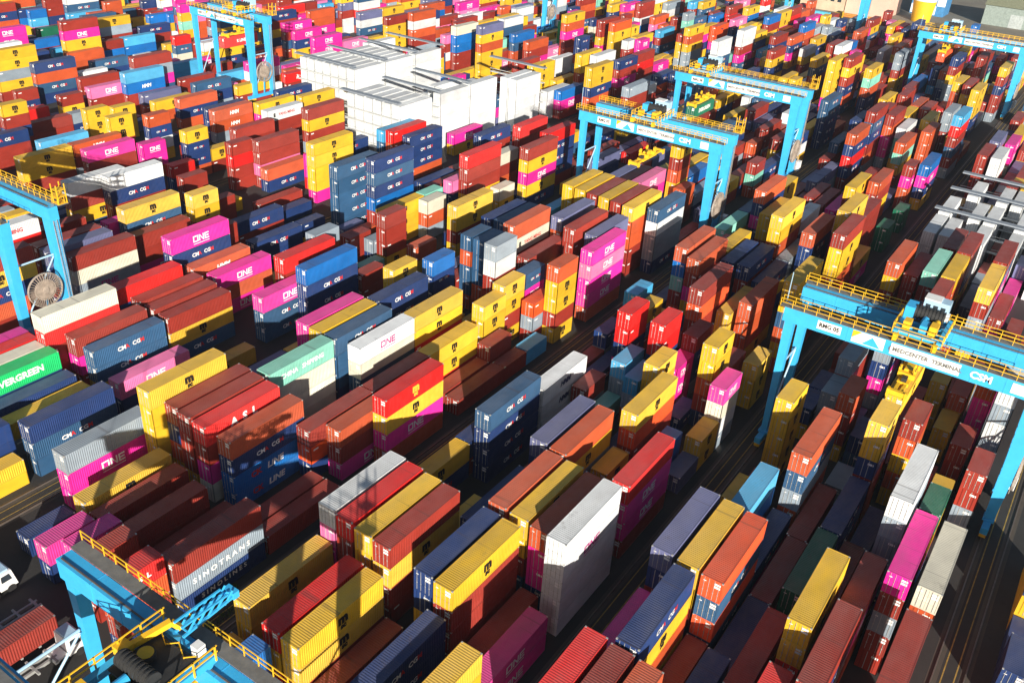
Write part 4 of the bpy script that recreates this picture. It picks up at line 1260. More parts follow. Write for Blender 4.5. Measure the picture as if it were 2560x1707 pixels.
(-147.25,383.4,2.83,40,[6,4,13,13,10],[0,0,3,3,3]),
(-147.25,395.89,2.83,20,[0,7,13,0,0],[0,0,3,3,3],[0,0,0,0,0]),
(-150.3,339.91,2.83,20,[12,17,2,4,1],[0,0,0,3,3]),
(-150.3,346.27,2.83,40,[8,4,8,0],[0,3,3,3]),
(-150.3,365.12,2.83,40,[0,0,9,8],[0,3,3,3]),
(-153.35,110.42,2.83,40,[4],[0]),
(-153.35,299.48,2.83,20,[4,4,10,0,0],[0,0,3,3,3]),
(-153.35,393.5,2.83,40,[8,0,0,5],[0,3,3,3],[0,0,0,1]),
(-156.4,342.57,2.83,20,[0,2,0,8],[0,0,0,0]),
(-156.4,367.78,2.83,40,[4,8,0,7,0],[0,0,0,3,3]),
(-159.45,221.73,2.83,40,[0,0,7],[0,0,3],[0,0,0]),
(-159.45,326.67,2.83,40,[5,13],[0,0]),
(-159.45,339.16,2.83,40,[2,2,0],[0,3,3]),
(-159.45,364.14,2.83,40,[10,0,17,0,1],[0,0,3,3,3]),
(-159.45,376.63,2.83,40,[0,4,4,10],[0,3,3,3]),
(-159.45,389.12,2.83,40,[4,17,2],[0,3,3]),
(-159.45,401.61,2.83,40,[5,13,12],[0,3,3]),
(-162.5,209.24,2.83,40,[13,0,4],[0,3,3]),
(-162.5,311.88,2.83,40,[5,0,8,7],[0,3,3,3]),
(-162.5,336.86,2.83,40,[2,6,2,4],[0,0,3,3]),
(-162.5,368.2,2.83,20,[17,1,5,7,4],[0,0,3,3,3]),
(-162.5,412.26,2.83,20,[13,2,7,9,0],[3,0,0,3,3]),
(-172.38,79.08,2.83,40,[4,4],[1,0]),
(-172.38,91.57,2.83,20,[7],[0],[0]),
(-172.38,157.42,2.83,40,[0],[0]),
(-172.38,251.21,2.83,20,[4],[0]),
(-172.38,305.55,2.83,40,[2,2],[0,0]),
(-172.38,330.53,2.83,20,[0,2,1,13],[0,3,3,3]),
(-172.38,343.25,2.83,40,[0,0,13,9,0],[0,0,0,0,0]),
(-172.38,368.23,2.83,40,[12,13,4,8],[0,0,0,3],[0,0,3,0]),
(-172.38,380.72,2.83,20,[0,0,10,4],[0,0,0,3]),
(-175.43,72.72,2.83,40,[12,7],[0,3]),
(-175.43,85.21,2.83,40,[7],[0]),
(-175.43,132.96,2.83,20,[4,0],[0,0]),
(-175.43,226.44,2.83,20,[5,11],[0,3]),
(-175.43,304.63,2.83,40,[8,0],[0,3]),
(-175.43,335.97,2.83,40,[5,2,17,2,4],[0,0,0,3,3]),
(-175.43,361.18,2.83,40,[13,4,4,2,4],[0,0,0,3,3]),
(-175.43,373.67,2.83,40,[4,4,0,0,2],[3,0,3,3,3]),
(-178.48,79.08,2.83,40,[0,7],[0,3],[0,0]),
(-178.48,91.57,2.83,40,[0],[0]),
(-178.48,330.86,2.83,40,[4,7,4,6,0],[0,0,3,3,3],[3,0,3,1,0]),
(-178.48,343.35,2.83,20,[9,13,0,8,2],[0,3,3,3,3],[0,0,0,0,0]),
(-181.53,91.8,2.83,40,[4],[0]),
(-181.53,230.71,2.83,40,[7],[0]),
(-181.53,280.74,2.83,40,[7,13],[0,3]),
(-181.53,306.15,2.83,20,[5,7,12,10,9],[0,3,3,3,3]),
(-184.58,224.35,2.83,40,[9],[0]),
(-184.58,236.84,2.83,40,[4],[0]),
(-184.58,249.33,2.83,40,[4],[0]),
(-184.58,261.82,2.83,40,[0,6],[0,0]),
(-184.58,274.31,2.83,40,[5,0,9],[0,3,3]),
(-184.58,299.29,2.83,20,[4],[0]),
(-184.58,343.12,2.83,40,[4,5,0,9,13],[0,3,3,3,3]),
(-187.63,261.82,2.83,40,[17,4,5],[0,0,3]),
(-187.63,299.29,2.83,40,[4],[0]),
(-187.63,361.97,2.83,40,[12,9,0,2,8],[3,0,3,3,3]),
(-190.68,79.08,2.83,40,[0,7,0],[0,0,0],[0,0,0]),
(-190.68,274.54,2.83,40,[13,8,7,6,13],[0,0,0,3,3],[0,0,0,1,0]),
(-190.68,351.58,2.83,20,[4,5,8,2,2],[0,0,0,3,3],[3,1,0,0,0]),
(-193.73,276.11,2.83,40,[4,4,11,0,0],[0,3,3,3,3]),
(-193.73,288.6,2.83,40,[0,4,8],[0,3,3]),
(-193.73,326.07,2.83,20,[7,0,12,11],[0,3,3,3]),
(-193.73,332.43,2.83,40,[0,2,0,8,4],[0,0,0,0,0]),
(-193.73,344.92,2.83,40,[4,5,1],[0,0,3]),
(-196.78,91.57,2.83,20,[12],[0]),
(-196.78,97.93,2.83,40,[0],[0]),
(-196.78,128.03,2.83,40,[7],[0],[0]),
(-196.78,140.52,2.83,40,[0],[0]),
(-196.78,153.01,2.83,40,[7,0],[0,0],[0,0]),
(-196.78,236.84,2.83,40,[7,8],[0,0],[0,0]),
(-196.78,249.33,2.83,40,[6,0,13,2],[0,0,0,0]),
(-196.78,286.8,2.83,40,[4,4,1,4],[0,0,3,3]),
(-196.78,351.22,2.83,40,[0,17,10,0,0],[3,0,0,3,3]),
(-206.66,268.17,2.83,20,[0,0,7,8],[0,3,3,3]),
(-206.66,305.87,2.83,40,[13,12,0,12],[0,0,0,3]),
(-206.66,318.36,2.83,40,[13,9],[0,0]),
(-206.66,330.85,2.83,40,[13,12,0,8],[0,0,0,0]),
(-206.66,343.34,2.83,20,[8,4,2],[0,3,3]),
(-206.66,349.7,2.83,40,[12,7,10,2,4],[3,0,0,3,3]),
(-209.71,231.74,2.83,40,[0,7],[0,3],[0,0]),
(-209.71,272.59,2.83,40,[0,4,13,0],[0,3,3,3]),
(-209.71,285.08,2.83,40,[4,4,0],[0,3,3]),
(-209.71,310.06,2.83,40,[11,8,0,13],[0,3,3,3],[0,0,0,0]),
(-209.71,347.76,2.83,40,[1,1,12,0,10],[3,0,3,3,3]),
(-212.76,132.27,2.83,40,[11],[0]),
(-212.76,261.03,2.83,40,[2,12,8],[0,0,0]),
(-212.76,279.88,2.83,40,[13,4,10,5],[0,0,3,3]),
(-212.76,304.86,2.83,20,[2,7,1,17],[0,0,3,3]),
(-212.76,323.71,2.83,40,[0,4,4],[0,0,3]),
(-215.81,137.32,2.83,20,[0],[0]),
(-215.81,195.16,2.83,40,[2,0],[0,3]),
(-215.81,245.12,2.83,40,[5],[0]),
(-215.81,257.61,2.83,40,[7,13,5,0,4],[0,0,3,3,3],[0,0,1,0,3]),
(-215.81,270.1,2.83,40,[0,6,10,4],[0,0,3,3]),
(-215.81,295.08,2.83,20,[0,1,5],[0,3,3]),
(-215.81,326.42,2.83,40,[4,0,4],[0,3,3]),
(-215.81,338.91,2.83,40,[4,0,2],[0,0,3]),
(-218.86,198.08,2.83,40,[5,11],[0,3]),
(-218.86,285.74,2.83,40,[5,6,5,17,0],[0,0,3,3,3]),
(-218.86,298.23,2.83,40,[0,2,0],[0,3,3]),
(-218.86,335.7,2.83,40,[12,2,0,6],[0,0,3,3]),
(-221.91,198.22,2.83,40,[11,4],[0,3]),
(-221.91,226.13,2.83,40,[6,5,7],[0,3,3],[1,1,0]),
(-221.91,288.58,2.83,20,[0,10,2,17],[0,3,3,3]),
(-221.91,319.92,2.83,40,[4,12,0,7],[0,0,3,3],[3,0,0,0]),
(-221.91,332.41,2.83,40,[5,7,5],[0,3,3],[1,0,1]),
(-224.96,227.96,2.83,20,[0,0,0],[0,3,3]),
(-224.96,240.68,2.83,20,[4,6],[0,3]),
(-224.96,272.25,2.83,40,[2,9,2,1,5],[0,0,3,3,3]),
(-224.96,303.59,2.83,40,[5,4,5],[0,3,3]),
(-224.96,316.08,2.83,20,[5,2,11],[0,3,3]),
(-228.01,240.93,2.83,40,[4,6],[0,3]),
(-228.01,286.93,2.83,20,[7,0,13,13,0],[0,0,0,3,3],[0,0,0,0,0]),
(-228.01,293.29,2.83,40,[6,7,4,4,4],[0,0,3,3,3],[1,0,3,3,3]),
(-231.06,127.09,2.83,20,[11],[0]),
(-231.06,203.48,2.83,40,[4],[0]),
(-231.06,316.12,2.83,40,[12,4,0,4,13],[3,0,0,3,3]),
(-231.06,328.61,2.83,40,[13,11,17],[0,3,3]),
(-240.94,292.21,2.83,40,[11,0,5,7],[0,3,3,3],[0,0,1,0]),
(-243.99,210.65,2.83,20,[0],[0]),
(-247.04,212.29,2.83,40,[2],[0]),
(-247.04,249.76,2.83,20,[7],[0],[0]),
(-250.09,185.85,2.83,20,[6],[0]),
(-250.09,208.78,2.83,40,[7],[0]),
(-250.09,290.58,2.83,40,[11,0],[0,3]),
(-253.14,190.94,2.83,40,[5],[0]),
(-253.14,203.43,2.83,20,[4,12,12],[0,0,3]),
(-253.14,209.79,2.83,40,[2],[0]),
(-253.14,267.33,2.83,40,[8,13,1,7,0],[0,0,0,0,0],[0,0,0,0,0]),
(-253.14,292.31,2.83,40,[2,4,2,4],[0,0,0,3]),
(-256.19,204.44,2.83,40,[8,10,10],[0,0,0]),
(-256.19,261.79,2.83,20,[4,11,0,13,13],[0,0,0,0,0]),
(-256.19,274.51,2.83,40,[5,5,13],[0,3,3]),
(-256.19,287.0,2.83,20,[0,2,12,4,4],[3,0,0,3,3]),
(-259.24,174.03,2.83,20,[13,9],[0,3]),
(-259.24,199.24,2.83,40,[13,4],[0,0]),
(-259.24,218.09,2.83,20,[8,12,4],[0,0,0],[0,0,3]),
(-259.24,254.36,2.83,20,[10,4,0,0],[0,3,3,3]),
(-259.24,260.72,2.83,40,[11,7,13],[0,0,3],[0,0,0]),
(-262.29,197.14,2.83,40,[0,0],[0,0]),
(-262.29,209.63,2.83,40,[7,8,4,4,0],[0,0,0,3,3]),
(-262.29,222.12,2.83,20,[6,8,4,4,10],[0,0,0,0,0]),
(-262.29,228.48,2.83,20,[4],[0]),
(-265.34,189.22,2.83,40,[4,10],[0,0]),
(-265.34,208.07,2.83,40,[0,0,12,7,8],[0,0,0,0,3],[0,0,0,0,0]),
(-265.34,220.56,2.83,40,[5,2,2],[0,0,3]),
(-265.34,239.41,2.83,40,[1,2,2,0],[0,0,3,3]),
(-265.34,251.9,2.83,20,[0,13,2,0],[0,3,3,3]),
(-265.34,258.26,2.83,40,[2,11,17],[0,3,3]),
(-275.21,198.32,2.83,40,[5],[0]),
(-275.21,210.81,2.83,40,[7,6,2,2,7],[0,0,0,0,0]),
(-275.21,223.3,2.83,40,[2,2,9,11],[0,3,3,3]),
(-275.21,248.28,2.83,20,[0,0,0,4,10],[3,0,3,3,3]),
(-275.21,261.0,2.83,40,[6,2,10],[0,3,3]),
(-275.21,279.85,2.83,40,[2,4,10,4],[3,0,3,3]),
(-275.21,304.83,2.83,20,[0,1,17,9],[3,3,0,3]),
(-278.26,206.29,2.83,40,[5,4,17,4,0],[0,0,0,0,3]),
(-278.26,218.78,2.83,40,[8,4,2,0,2],[0,3,3,3,3],[0,3,0,0,0]),
(-278.26,250.12,2.83,20,[8,0,4],[0,3,3],[0,0,3]),
(-278.26,281.46,2.83,40,[2,2,10],[0,3,3]),
(-281.31,240.97,2.83,20,[2,8,0],[0,0,3]),
(-281.31,247.33,2.83,40,[0,6,0],[0,3,3]),
(-281.31,259.82,2.83,40,[2,2,13,8,4],[3,0,0,3,3]),
(-284.36,210.34,2.83,40,[6,1,0],[0,0,3]),
(-284.36,272.79,2.83,40,[9,0],[0,3]),
(-287.41,211.61,2.83,40,[5,8,0,7,13],[0,0,0,0,0]),
(-290.47,210.4,2.83,40,[9,4,13],[0,0,0]),
(-290.47,235.38,2.83,40,[6,4,5],[0,3,3]),
(-290.47,247.87,2.83,40,[0,5,7],[0,3,3],[0,1,0]),
(-293.52,179.41,2.83,40,[8,1,0,7],[0,3,3,3]),
(-293.52,204.39,2.83,40,[9,4,8],[0,0,3]),
(-293.52,241.86,2.83,20,[1,10,9,5],[0,0,3,3]),
(-296.57,183.85,2.83,20,[2,4,7,4],[0,3,3,3],[0,3,0,3]),
(-296.57,190.21,2.83,20,[2,2,4,9,4],[0,0,3,3,3]),
(-299.62,178.25,2.83,40,[10,2,4,11],[0,3,3,3]),
(-299.62,216.62,2.83,40,[5,0,6],[0,3,3]),
(-309.49,216.7,2.83,40,[0,7],[0,3],[0,0]),
(-312.54,160.84,2.83,40,[7],[0]),
(-312.54,185.82,2.83,40,[13,8,7,4,10],[0,0,3,3,3]),
(-312.54,223.29,2.83,20,[5,4,13,8,4],[3,0,0,0,3]),
(-315.59,160.84,2.83,40,[4,9],[0,3]),
(-315.59,198.31,2.83,20,[0,0,10],[0,3,3]),
(-315.59,217.9,2.83,40,[7,0,4],[0,0,0],[0,0,3]),
(-318.64,198.08,2.83,20,[0,17,5,11],[0,3,3,3]),
(-318.64,204.44,2.83,40,[8,0],[0,0]),
(-318.64,216.93,2.83,40,[0,8],[0,3]),
(-321.69,210.58,2.83,40,[4,2],[0,3]),
(-324.74,166.51,2.83,40,[4],[0]),
(-324.74,179.0,2.83,20,[9,10,6],[0,0,0]),
(-324.74,185.36,2.83,40,[0,0,7,0],[0,0,0,0]),
(-324.74,204.21,2.83,40,[4,0,0],[0,3,3]),
(-324.74,216.7,2.83,40,[4,13],[0,3]),
(-327.79,176.42,2.83,40,[7,9,5],[0,0,3],[0,0,1]),
(-327.79,207.76,2.83,40,[10,5,0],[0,3,3]),
(-330.84,172.87,2.83,40,[4,2,17,0,13],[0,0,0,3,3]),
(-330.84,185.36,2.83,40,[8,1,13],[0,3,3]),
(-330.84,222.83,2.83,20,[8,6,4],[0,0,3]),
(-343.77,185.82,2.83,40,[13,13,17,4],[3,0,3,3]),
(-81.75,170.5,2.83,40,[6,5,7,0],[0,0,0,3])]
LABELS=[
"bright red short container with white lettering",
"rust-orange short container under a bright red one",
"red-brown short container stacked between a rust-orange and a navy one",
"navy short container with pale lettering under a red-brown one",
"magenta short container topping a navy one",
"magenta short container with white lettering",
"red-brown short container topping a bright red one, in front of a red-brown stack",
"red-brown long container topping a grey one, behind a bright red stack",
"grey long container with white lettering",
"navy long container with white lettering",
"navy short container, 4% across and 77% down the photo",
"red-brown long container, 19% across and 77% down the photo",
"yellow long container with black emblem topping a yellow one, in front of a white stack",
"yellow long container with black emblem, in front of a yellow stack",
"yellow long container topping a yellow one, 32% across and 90% down the photo",
"yellow long container with black emblem under a yellow one",
"bright red long container topping a yellow one",
"red-brown long container topping a yellow one, beside a yellow stack, behind a yellow stack",
"yellow long container with black emblem stacked between a red-brown and a red-brown one",
"red-brown long container stacked between a yellow and a red-brown one, beside a yellow stack",
"yellow long container topping a yellow one, 38% across and 75% down the photo",
"navy long container with pale lettering topping a navy one, beside a yellow stack",
"yellow long container with black emblem topping a red-brown one",
"red-brown long container stacked between a yellow and a red-brown one, behind a navy stack",
"red-brown long container stacked between a red-brown and a red-brown one, behind a navy stack",
"navy long container topping a navy one, 40% across and 95% down the photo",
"navy long container under a navy one, in front of a yellow stack",
"yellow long container with black emblem topping a yellow one, in front of a magenta stack",
"bright blue long container topping a navy one, in front of a bright red stack",
"red-brown long container, 35% across and 96% down the photo",
"white long container topping a white one, beside a rust-orange stack",
"white long container with magenta lettering under a white one",
"white long container stacked between a white and a white one, behind a magenta stack",
"white long container stacked between a white and a white one, behind a magenta stack",
"white long container under a white one, beside a rust-orange stack",
"rust-orange long container topping a magenta one, sided by a yellow and a white stack",
"yellow long container topping a yellow one, 53% across and 73% down the photo",
"bright red long container, beside a red-brown stack",
"red-brown long container, sided by a bright red and a rust-orange stack",
"rust-orange long container, in front of a red-brown stack",
"navy long container with pale lettering topping a yellow one",
"yellow long container stacked between a navy and a rust-orange one",
"slate-purple long container topping a navy one, beside a yellow stack",
"yellow long container with black emblem topping a yellow one, behind a navy stack",
"vivid orange long container topping a steel-blue one",
"steel-blue long container with pale lettering under a vivid orange one",
"vivid orange long container under a steel-blue one",
"magenta long container, beside a navy stack",
"red-brown long container, sided by a yellow and a magenta stack",
"magenta long container with white lettering topping a magenta one, beside a red-brown stack",
"magenta long container under a magenta one, beside a red-brown stack",
"navy long container with pale lettering, sided by a red-brown and a red-brown stack",
"navy long container with pale lettering, sided by a vivid orange and a red-brown stack",
"red-brown long container, sided by a navy and a navy stack",
"yellow long container topping a yellow one, 80% across and 87% down the photo",
"yellow long container stacked between a yellow and a bright red one",
"dark green long container topping a dark green one",
"red-brown long container topping a navy one, beside a yellow stack",
"magenta long container with white lettering topping a red-brown one",
"red-brown long container stacked between a magenta and a grey one",
"grey long container stacked between a red-brown and a red-brown one",
"red-brown long container stacked between a grey and a red-brown one",
"cream long container topping a rust-orange one",
"red-brown long container, in front of a cream stack",
"bright red long container, sided by a red-brown and a red-brown stack",
"red-brown long container, sided by a navy and a dark green stack",
"navy long container with pale lettering topping a navy one, behind a dark green stack",
"red-brown long container, sided by a dark green and a red-brown stack",
"red-brown long container topping a magenta one, sided by a yellow and a magenta stack",
"navy long container with pale lettering topping a magenta one",
"red-brown long container topping a yellow one, sided by a navy and a yellow stack",
"grey long container topping a magenta one",
"magenta long container with white lettering under a grey one",
"yellow long container with black emblem, beside a red-brown stack",
"navy long container topping a steel-blue one, behind a yellow stack",
"steel-blue long container with pale lettering under a navy one",
"pale pink long container with white lettering",
"yellow long container topping a yellow one, 18% across and 55% down the photo",
"red-brown long container, beside a yellow stack, behind a magenta stack",
"red-brown long container topping a red-brown one, sided by a magenta and a red-brown stack",
"red-brown long container topping a navy one, 20% across and 57% down the photo",
"red-brown long container topping a red-brown one, sided by a red-brown and a bright red stack",
"bright red long container with white lettering",
"rust-orange long container topping a navy one, sided by a bright red and a red-brown stack",
"navy long container with pale lettering under a rust-orange one",
"bright blue long container with red and white lettering under a navy one",
"bright blue long container with red and white lettering under a bright blue one",
"bright green long container with white lettering",
"navy long container, sided by a bright green and a yellow stack",
"yellow long container with black emblem topping a grey one",
"yellow long container topping a yellow one, 1% across and 68% down the photo",
"rust-orange long container topping a red-brown one, sided by a red-brown and a bright red stack",
"red-brown long container stacked between a rust-orange and a magenta one, behind a red-brown stack",
"magenta long container under a red-brown one, sided by a red-brown and a bright red stack",
"mint green long container with white lettering",
"cream long container under a mint green one",
"cream long container stacked between a cream and a cream one",
"white long container with magenta lettering topping a cream one",
"cream long container under a white one",
"white long container topping a pale pink one",
"bright red long container topping a red-brown one, sided by a white and a yellow stack",
"yellow long container with black emblem topping a navy one",
"steel-blue long container with pale lettering topping a navy one",
"navy long container with pale lettering under a steel-blue one",
"navy long container with pale lettering stacked between a navy and a navy one",
"navy long container with pale lettering under a navy one, beside a navy stack",
"red-brown long container, beside a red-brown stack, in front of a rust-orange stack",
"red-brown long container, 29% across and 75% down the photo",
"red-brown long container, beside a rust-orange stack, in front of a yellow stack",
"bright red long container with yellow emblem",
"yellow long container with black emblem under a bright red one",
"magenta long container with white lettering under a yellow one",
"rust-orange long container under a magenta one, beside a rust-orange stack",
"red-brown long container topping a vivid orange one, sided by a rust-orange and a rust-orange stack",
"red-brown long container, sided by a yellow and a red-brown stack",
"red-brown long container, beside a red-brown stack, in front of a red-brown stack",
"red-brown short container, in front of a light blue stack",
"red-brown short container topping a red-brown one, sided by a yellow and a red-brown stack",
"light blue short container, in front of a rust-orange stack",
"white long container with dark lettering",
"white long container stacked between a white and a white one, behind a steel-blue stack",
"slate-purple long container topping a navy one, beside a rust-orange stack",
"rust-orange long container topping a yellow one, sided by a slate-purple and a yellow stack",
"yellow long container with black emblem topping a vivid orange one",
"vivid orange long container under a yellow one",
"bright red long container topping a magenta one",
"magenta long container under a bright red one",
"magenta long container stacked between a magenta and a red-brown one",
"red-brown long container under a magenta one, in front of a slate-purple stack",
"magenta short container topping a cream one",
"light blue short container topping a grey one, beside a light blue stack",
"yellow short container topping a yellow one, behind a slate-purple stack",
"rust-orange long container, sided by a navy and a yellow stack",
"yellow short container topping a yellow one, sided by a light blue and a navy stack",
"red-brown short container topping a grey one",
"yellow short container, in front of a yellow stack",
"slate-purple short container, beside a bright blue stack",
"navy short container, sided by a yellow and a yellow stack",
"light blue long container topping a bright blue one, behind a yellow stack",
"rust-orange long container topping a steel-blue one, beside a red-brown stack",
"steel-blue long container stacked between a rust-orange and a grey one",
"grey long container under a steel-blue one",
"yellow short container topping a yellow one, 77% across and 58% down the photo",
"white long container topping a grey one, sided by a navy and a dark green stack",
"grey long container stacked between a white and a grey one, behind a red-brown stack",
"rust-orange short container topping a red-brown one, sided by a grey and a navy stack",
"grey short container topping a grey one",
"grey long container topping a red-brown one, beside a grey stack",
"grey long container topping a navy one, beside a navy stack",
"yellow short container topping a yellow one, sided by a red-brown and a rust-orange stack",
"yellow short container with black emblem topping a yellow one, in front of a navy stack",
"red-brown short container topping a rust-orange one, sided by a navy and a red-brown stack",
"yellow short container topping a yellow one, beside a rust-orange stack",
"red-brown short container topping a red-brown one, beside a red-brown stack",
"red-brown short container topping a red-brown one, 95% across and 69% down the photo",
"rust-orange long container topping a magenta one, sided by a rust-orange and a white stack",
"white long container topping a grey one, beside a rust-orange stack",
"dark green short container topping a yellow one",
"grey short container, beside a yellow stack",
"red-brown long container, sided by a rust-orange and a navy stack",
"cream long container topping a bright red one",
"bright red long container under a cream one",
"red-brown long container, sided by a bright red and a red-brown stack",
"red-brown long container, sided by a red-brown and a red-brown stack, behind a red-brown stack",
"red-brown long container topping a yellow one, behind a steel-blue stack",
"yellow long container with black emblem stacked between a red-brown and a steel-blue one",
"steel-blue long container under a yellow one, behind a steel-blue stack",
"bright red long container topping a navy one, beside a red-brown stack",
"rust-orange long container with white lettering",
"magenta long container with white lettering topping a rust-orange one",
"rust-orange long container stacked between a magenta and a magenta one",
"red-brown long container topping a red-brown one, 15% across and 34% down the photo",
"red-brown long container topping a cream one",
"cream long container under a red-brown one",
"grey long container under a cream one",
"magenta long container with white lettering topping a navy one",
"navy long container under a magenta one, sided by a red-brown and a rust-orange stack",
"slate-purple long container topping a navy one, sided by a red-brown and a red-brown stack",
"red-brown long container topping a red-brown one, 6% across and 35% down the photo",
"red-brown long container, 6% across and 33% down the photo",
"white long container topping a bright red one",
"red-brown long container topping a yellow one, in front of a slate-purple stack",
"yellow long container stacked between a red-brown and a navy one",
"navy long container stacked between a yellow and a rust-orange one",
"rust-orange long container stacked between a navy and a red-brown one",
"white long container topping a red-brown one, beside a white stack",
"red-brown long container stacked between a white and a yellow one",
"white long container topping a navy one",
"navy long container under a white one",
"yellow long container with black emblem topping a steel-blue one",
"steel-blue long container under a yellow one, beside a magenta stack",
"yellow short container topping a yellow one, 20% across and 29% down the photo",
"steel-blue long container with pale lettering topping a steel-blue one, beside a red-brown stack",
"steel-blue long container with pale lettering under a steel-blue one",
"red-brown long container topping a magenta one, sided by a cream and a steel-blue stack",
"steel-blue long container topping a steel-blue one, beside a slate-purple stack",
"navy long container topping a steel-blue one, behind a rust-orange stack",
"steel-blue long container stacked between a navy and a navy one",
"navy long container stacked between a steel-blue and a bright blue one",
"navy long container topping a navy one, beside a bright red stack",
"red-brown short container topping a red-brown one, behind a mint green stack",
"yellow long container topping a yellow one, 46% across and 30% down the photo",
"rust-orange long container topping a cream one",
"grey short container topping a white one",
"bright blue short container topping a navy one",
"rust-orange short container topping a yellow one, 41% across and 36% down the photo",
"yellow short container topping a yellow one, 39% across and 39% down the photo",
"red-brown short container topping a red-brown one, behind a bright blue stack",
"navy long container with pale lettering topping a navy one, in front of a navy stack",
"bright red long container topping a red-brown one, beside a magenta stack",
"bright blue long container topping a navy one, beside a magenta stack",
"navy long container with pale lettering under a bright blue one",
"navy long container under a navy one, beside a magenta stack",
"magenta long container with white lettering topping a steel-blue one",
"steel-blue long container stacked between a magenta and a steel-blue one",
"steel-blue long container under a steel-blue one, 27% across and 48% down the photo",
"magenta long container topping a magenta one, 32% across and 46% down the photo",
"yellow long container, sided by a magenta and a steel-blue stack",
"steel-blue long container with pale lettering topping a steel-blue one, behind a mint green stack",
"navy long container with pale lettering topping a navy one, behind a yellow stack",
"yellow long container with black emblem topping a yellow one, behind a white stack",
"yellow long container stacked between a yellow and a bright red one, behind a white stack",
"yellow long container with black emblem topping a yellow one, behind a red-brown stack",
"yellow short container topping a yellow one, sided by a grey and a vivid orange stack",
"yellow short container topping a yellow one, in front of a yellow stack",
"rust-orange short container topping a yellow one, beside a vivid orange stack",
"magenta long container with white lettering topping a pale pink one",
"pale pink long container stacked between a magenta and a magenta one",
"magenta long container stacked between a pale pink and a magenta one",
"magenta long container stacked between a magenta and a rust-orange one",
"rust-orange long container under a magenta one, beside a slate-purple stack",
"red-brown long container topping a red-brown one, 53% across and 37% down the photo",
"yellow long container topping a rust-orange one, sided by a red-brown and a steel-blue stack",
"slate-purple long container topping a rust-orange one, in front of a red-brown stack",
"red-brown long container topping a red-brown one, 57% across and 33% down the photo",
"slate-purple long container, sided by a red-brown and a magenta stack",
"steel-blue long container topping a white one, beside a yellow stack",
"rust-orange long container topping a bright blue one, sided by a navy and a rust-orange stack",
"rust-orange long container topping a red-brown one, beside a rust-orange stack",
"navy long container topping a red-brown one, sided by a navy and a navy stack",
"red-brown long container topping a vivid orange one, beside a yellow stack",
"vivid orange long container stacked between a red-brown and a red-brown one",
"yellow long container topping a yellow one, sided by a red-brown and a rust-orange stack",
"rust-orange long container topping a rust-orange one, beside a yellow stack",
"bright red short container topping a bright red one, beside a navy stack",
"bright red short container topping a bright red one, beside a magenta stack",
"yellow short container topping a yellow one, sided by a navy and a magenta stack",
"red-brown short container topping a navy one, behind a magenta stack",
"yellow short container topping a yellow one, 74% across and 53% down the photo",
"rust-orange long container topping a navy one, sided by a navy and a yellow stack",
"yellow long container topping a yellow one, in front of a white stack",
"rust-orange long container topping a navy one, sided by a grey and a yellow stack",
"yellow long container topping a yellow one, sided by a rust-orange and a yellow stack",
"red-brown long container topping a yellow one, 83% across and 34% down the photo",
"yellow long container topping a yellow one, 78% across and 41% down the photo",
"rust-orange long container topping a yellow one, beside a red-brown stack",
"red-brown long container topping a red-brown one, sided by a rust-orange and a mint green stack",
"mint green long container topping a red-brown one, sided by a red-brown and a yellow stack",
"red-brown long container topping a red-brown one, in front of a yellow stack",
"yellow long container topping a red-brown one, sided by a red-brown and a red-brown stack",
"red-brown long container topping a magenta one, sided by a red-brown and a red-brown stack",
"magenta long container topping a red-brown one, 10% across and 22% down the photo",
"red-brown long container stacked between a magenta and a red-brown one",
"yellow long container with black emblem topping a yellow one, in front of a rust-orange stack",
"yellow long container stacked between a yellow and a red-brown one",
"red-brown long container under a yellow one, 4% across and 27% down the photo",
"light blue long container, 6% across and 20% down the photo",
"red-brown long container topping a red-brown one, in front of a grey stack",
"navy long container topping a rust-orange one, 5% across and 9% down the photo",
"red-brown long container topping a grey one, beside a light blue stack",
"light blue long container topping a bright blue one, 14% across and 11% down the photo",
"rust-orange long container topping a navy one, 19% across and 14% down the photo",
"rust-orange long container topping a rust-orange one, beside a navy stack",
"red-brown long container topping a red-brown one, 25% across and 19% down the photo",
"red-brown long container topping a red-brown one, beside a rust-orange stack",
"red-brown long container stacked between a red-brown and a pale pink one",
"rust-orange long container topping a navy one, beside a red-brown stack",
"yellow long container topping a yellow one, 32% across and 21% down the photo",
"yellow long container stacked between a yellow and a yellow one",
"red-brown long container topping a yellow one, in front of a white stack",
"navy long container topping a red-brown one, 48% across and 20% down the photo",
"bright red long container topping a red-brown one, 47% across and 23% down the photo",
"red-brown long container stacked between a bright red and a red-brown one",
"bright red long container topping a red-brown one, 52% across and 18% down the photo",
"red-brown long container topping a yellow one, 53% across and 22% down the photo",
"white long container topping a white one, sided by a white and a light blue stack",
"navy short container topping a navy one, 99% across and 97% down the photo",
"rust-orange long container topping a yellow one, sided by a yellow and a rust-orange stack",
"navy long container, sided by a navy and a white stack",
"navy long container, sided by a yellow and a rust-orange stack",
"mint green long container, in front of a navy stack",
"slate-purple long container topping a grey one, behind a red-brown stack",
"yellow long container, beside a pale pink stack",
"navy long container topping a red-brown one, 25% across and 32% down the photo",
"red-brown long container, 27% across and 29% down the photo",
"yellow long container topping a yellow one, 3% across and 31% down the photo"]
RACKS=[(4, 166.5, 15.6, 8, 3), (4, 182.3, 15.6, 8, 3), (4, 195.0, 15.6, 8, 3), (5, 184.0, 15.6, 8, 2), (5, 196.9, 15.6, 8, 2), (5, 210.3, 15.6, 8, 2), (5, 222.6, 15.6, 8, 2), (4, 222.5, 15.6, 6, 1), (0, 206.0, 9.8, 8, 0), (0, 221.6, 9.8, 8, 0), (0, 235.0, 9.8, 8, 0)]

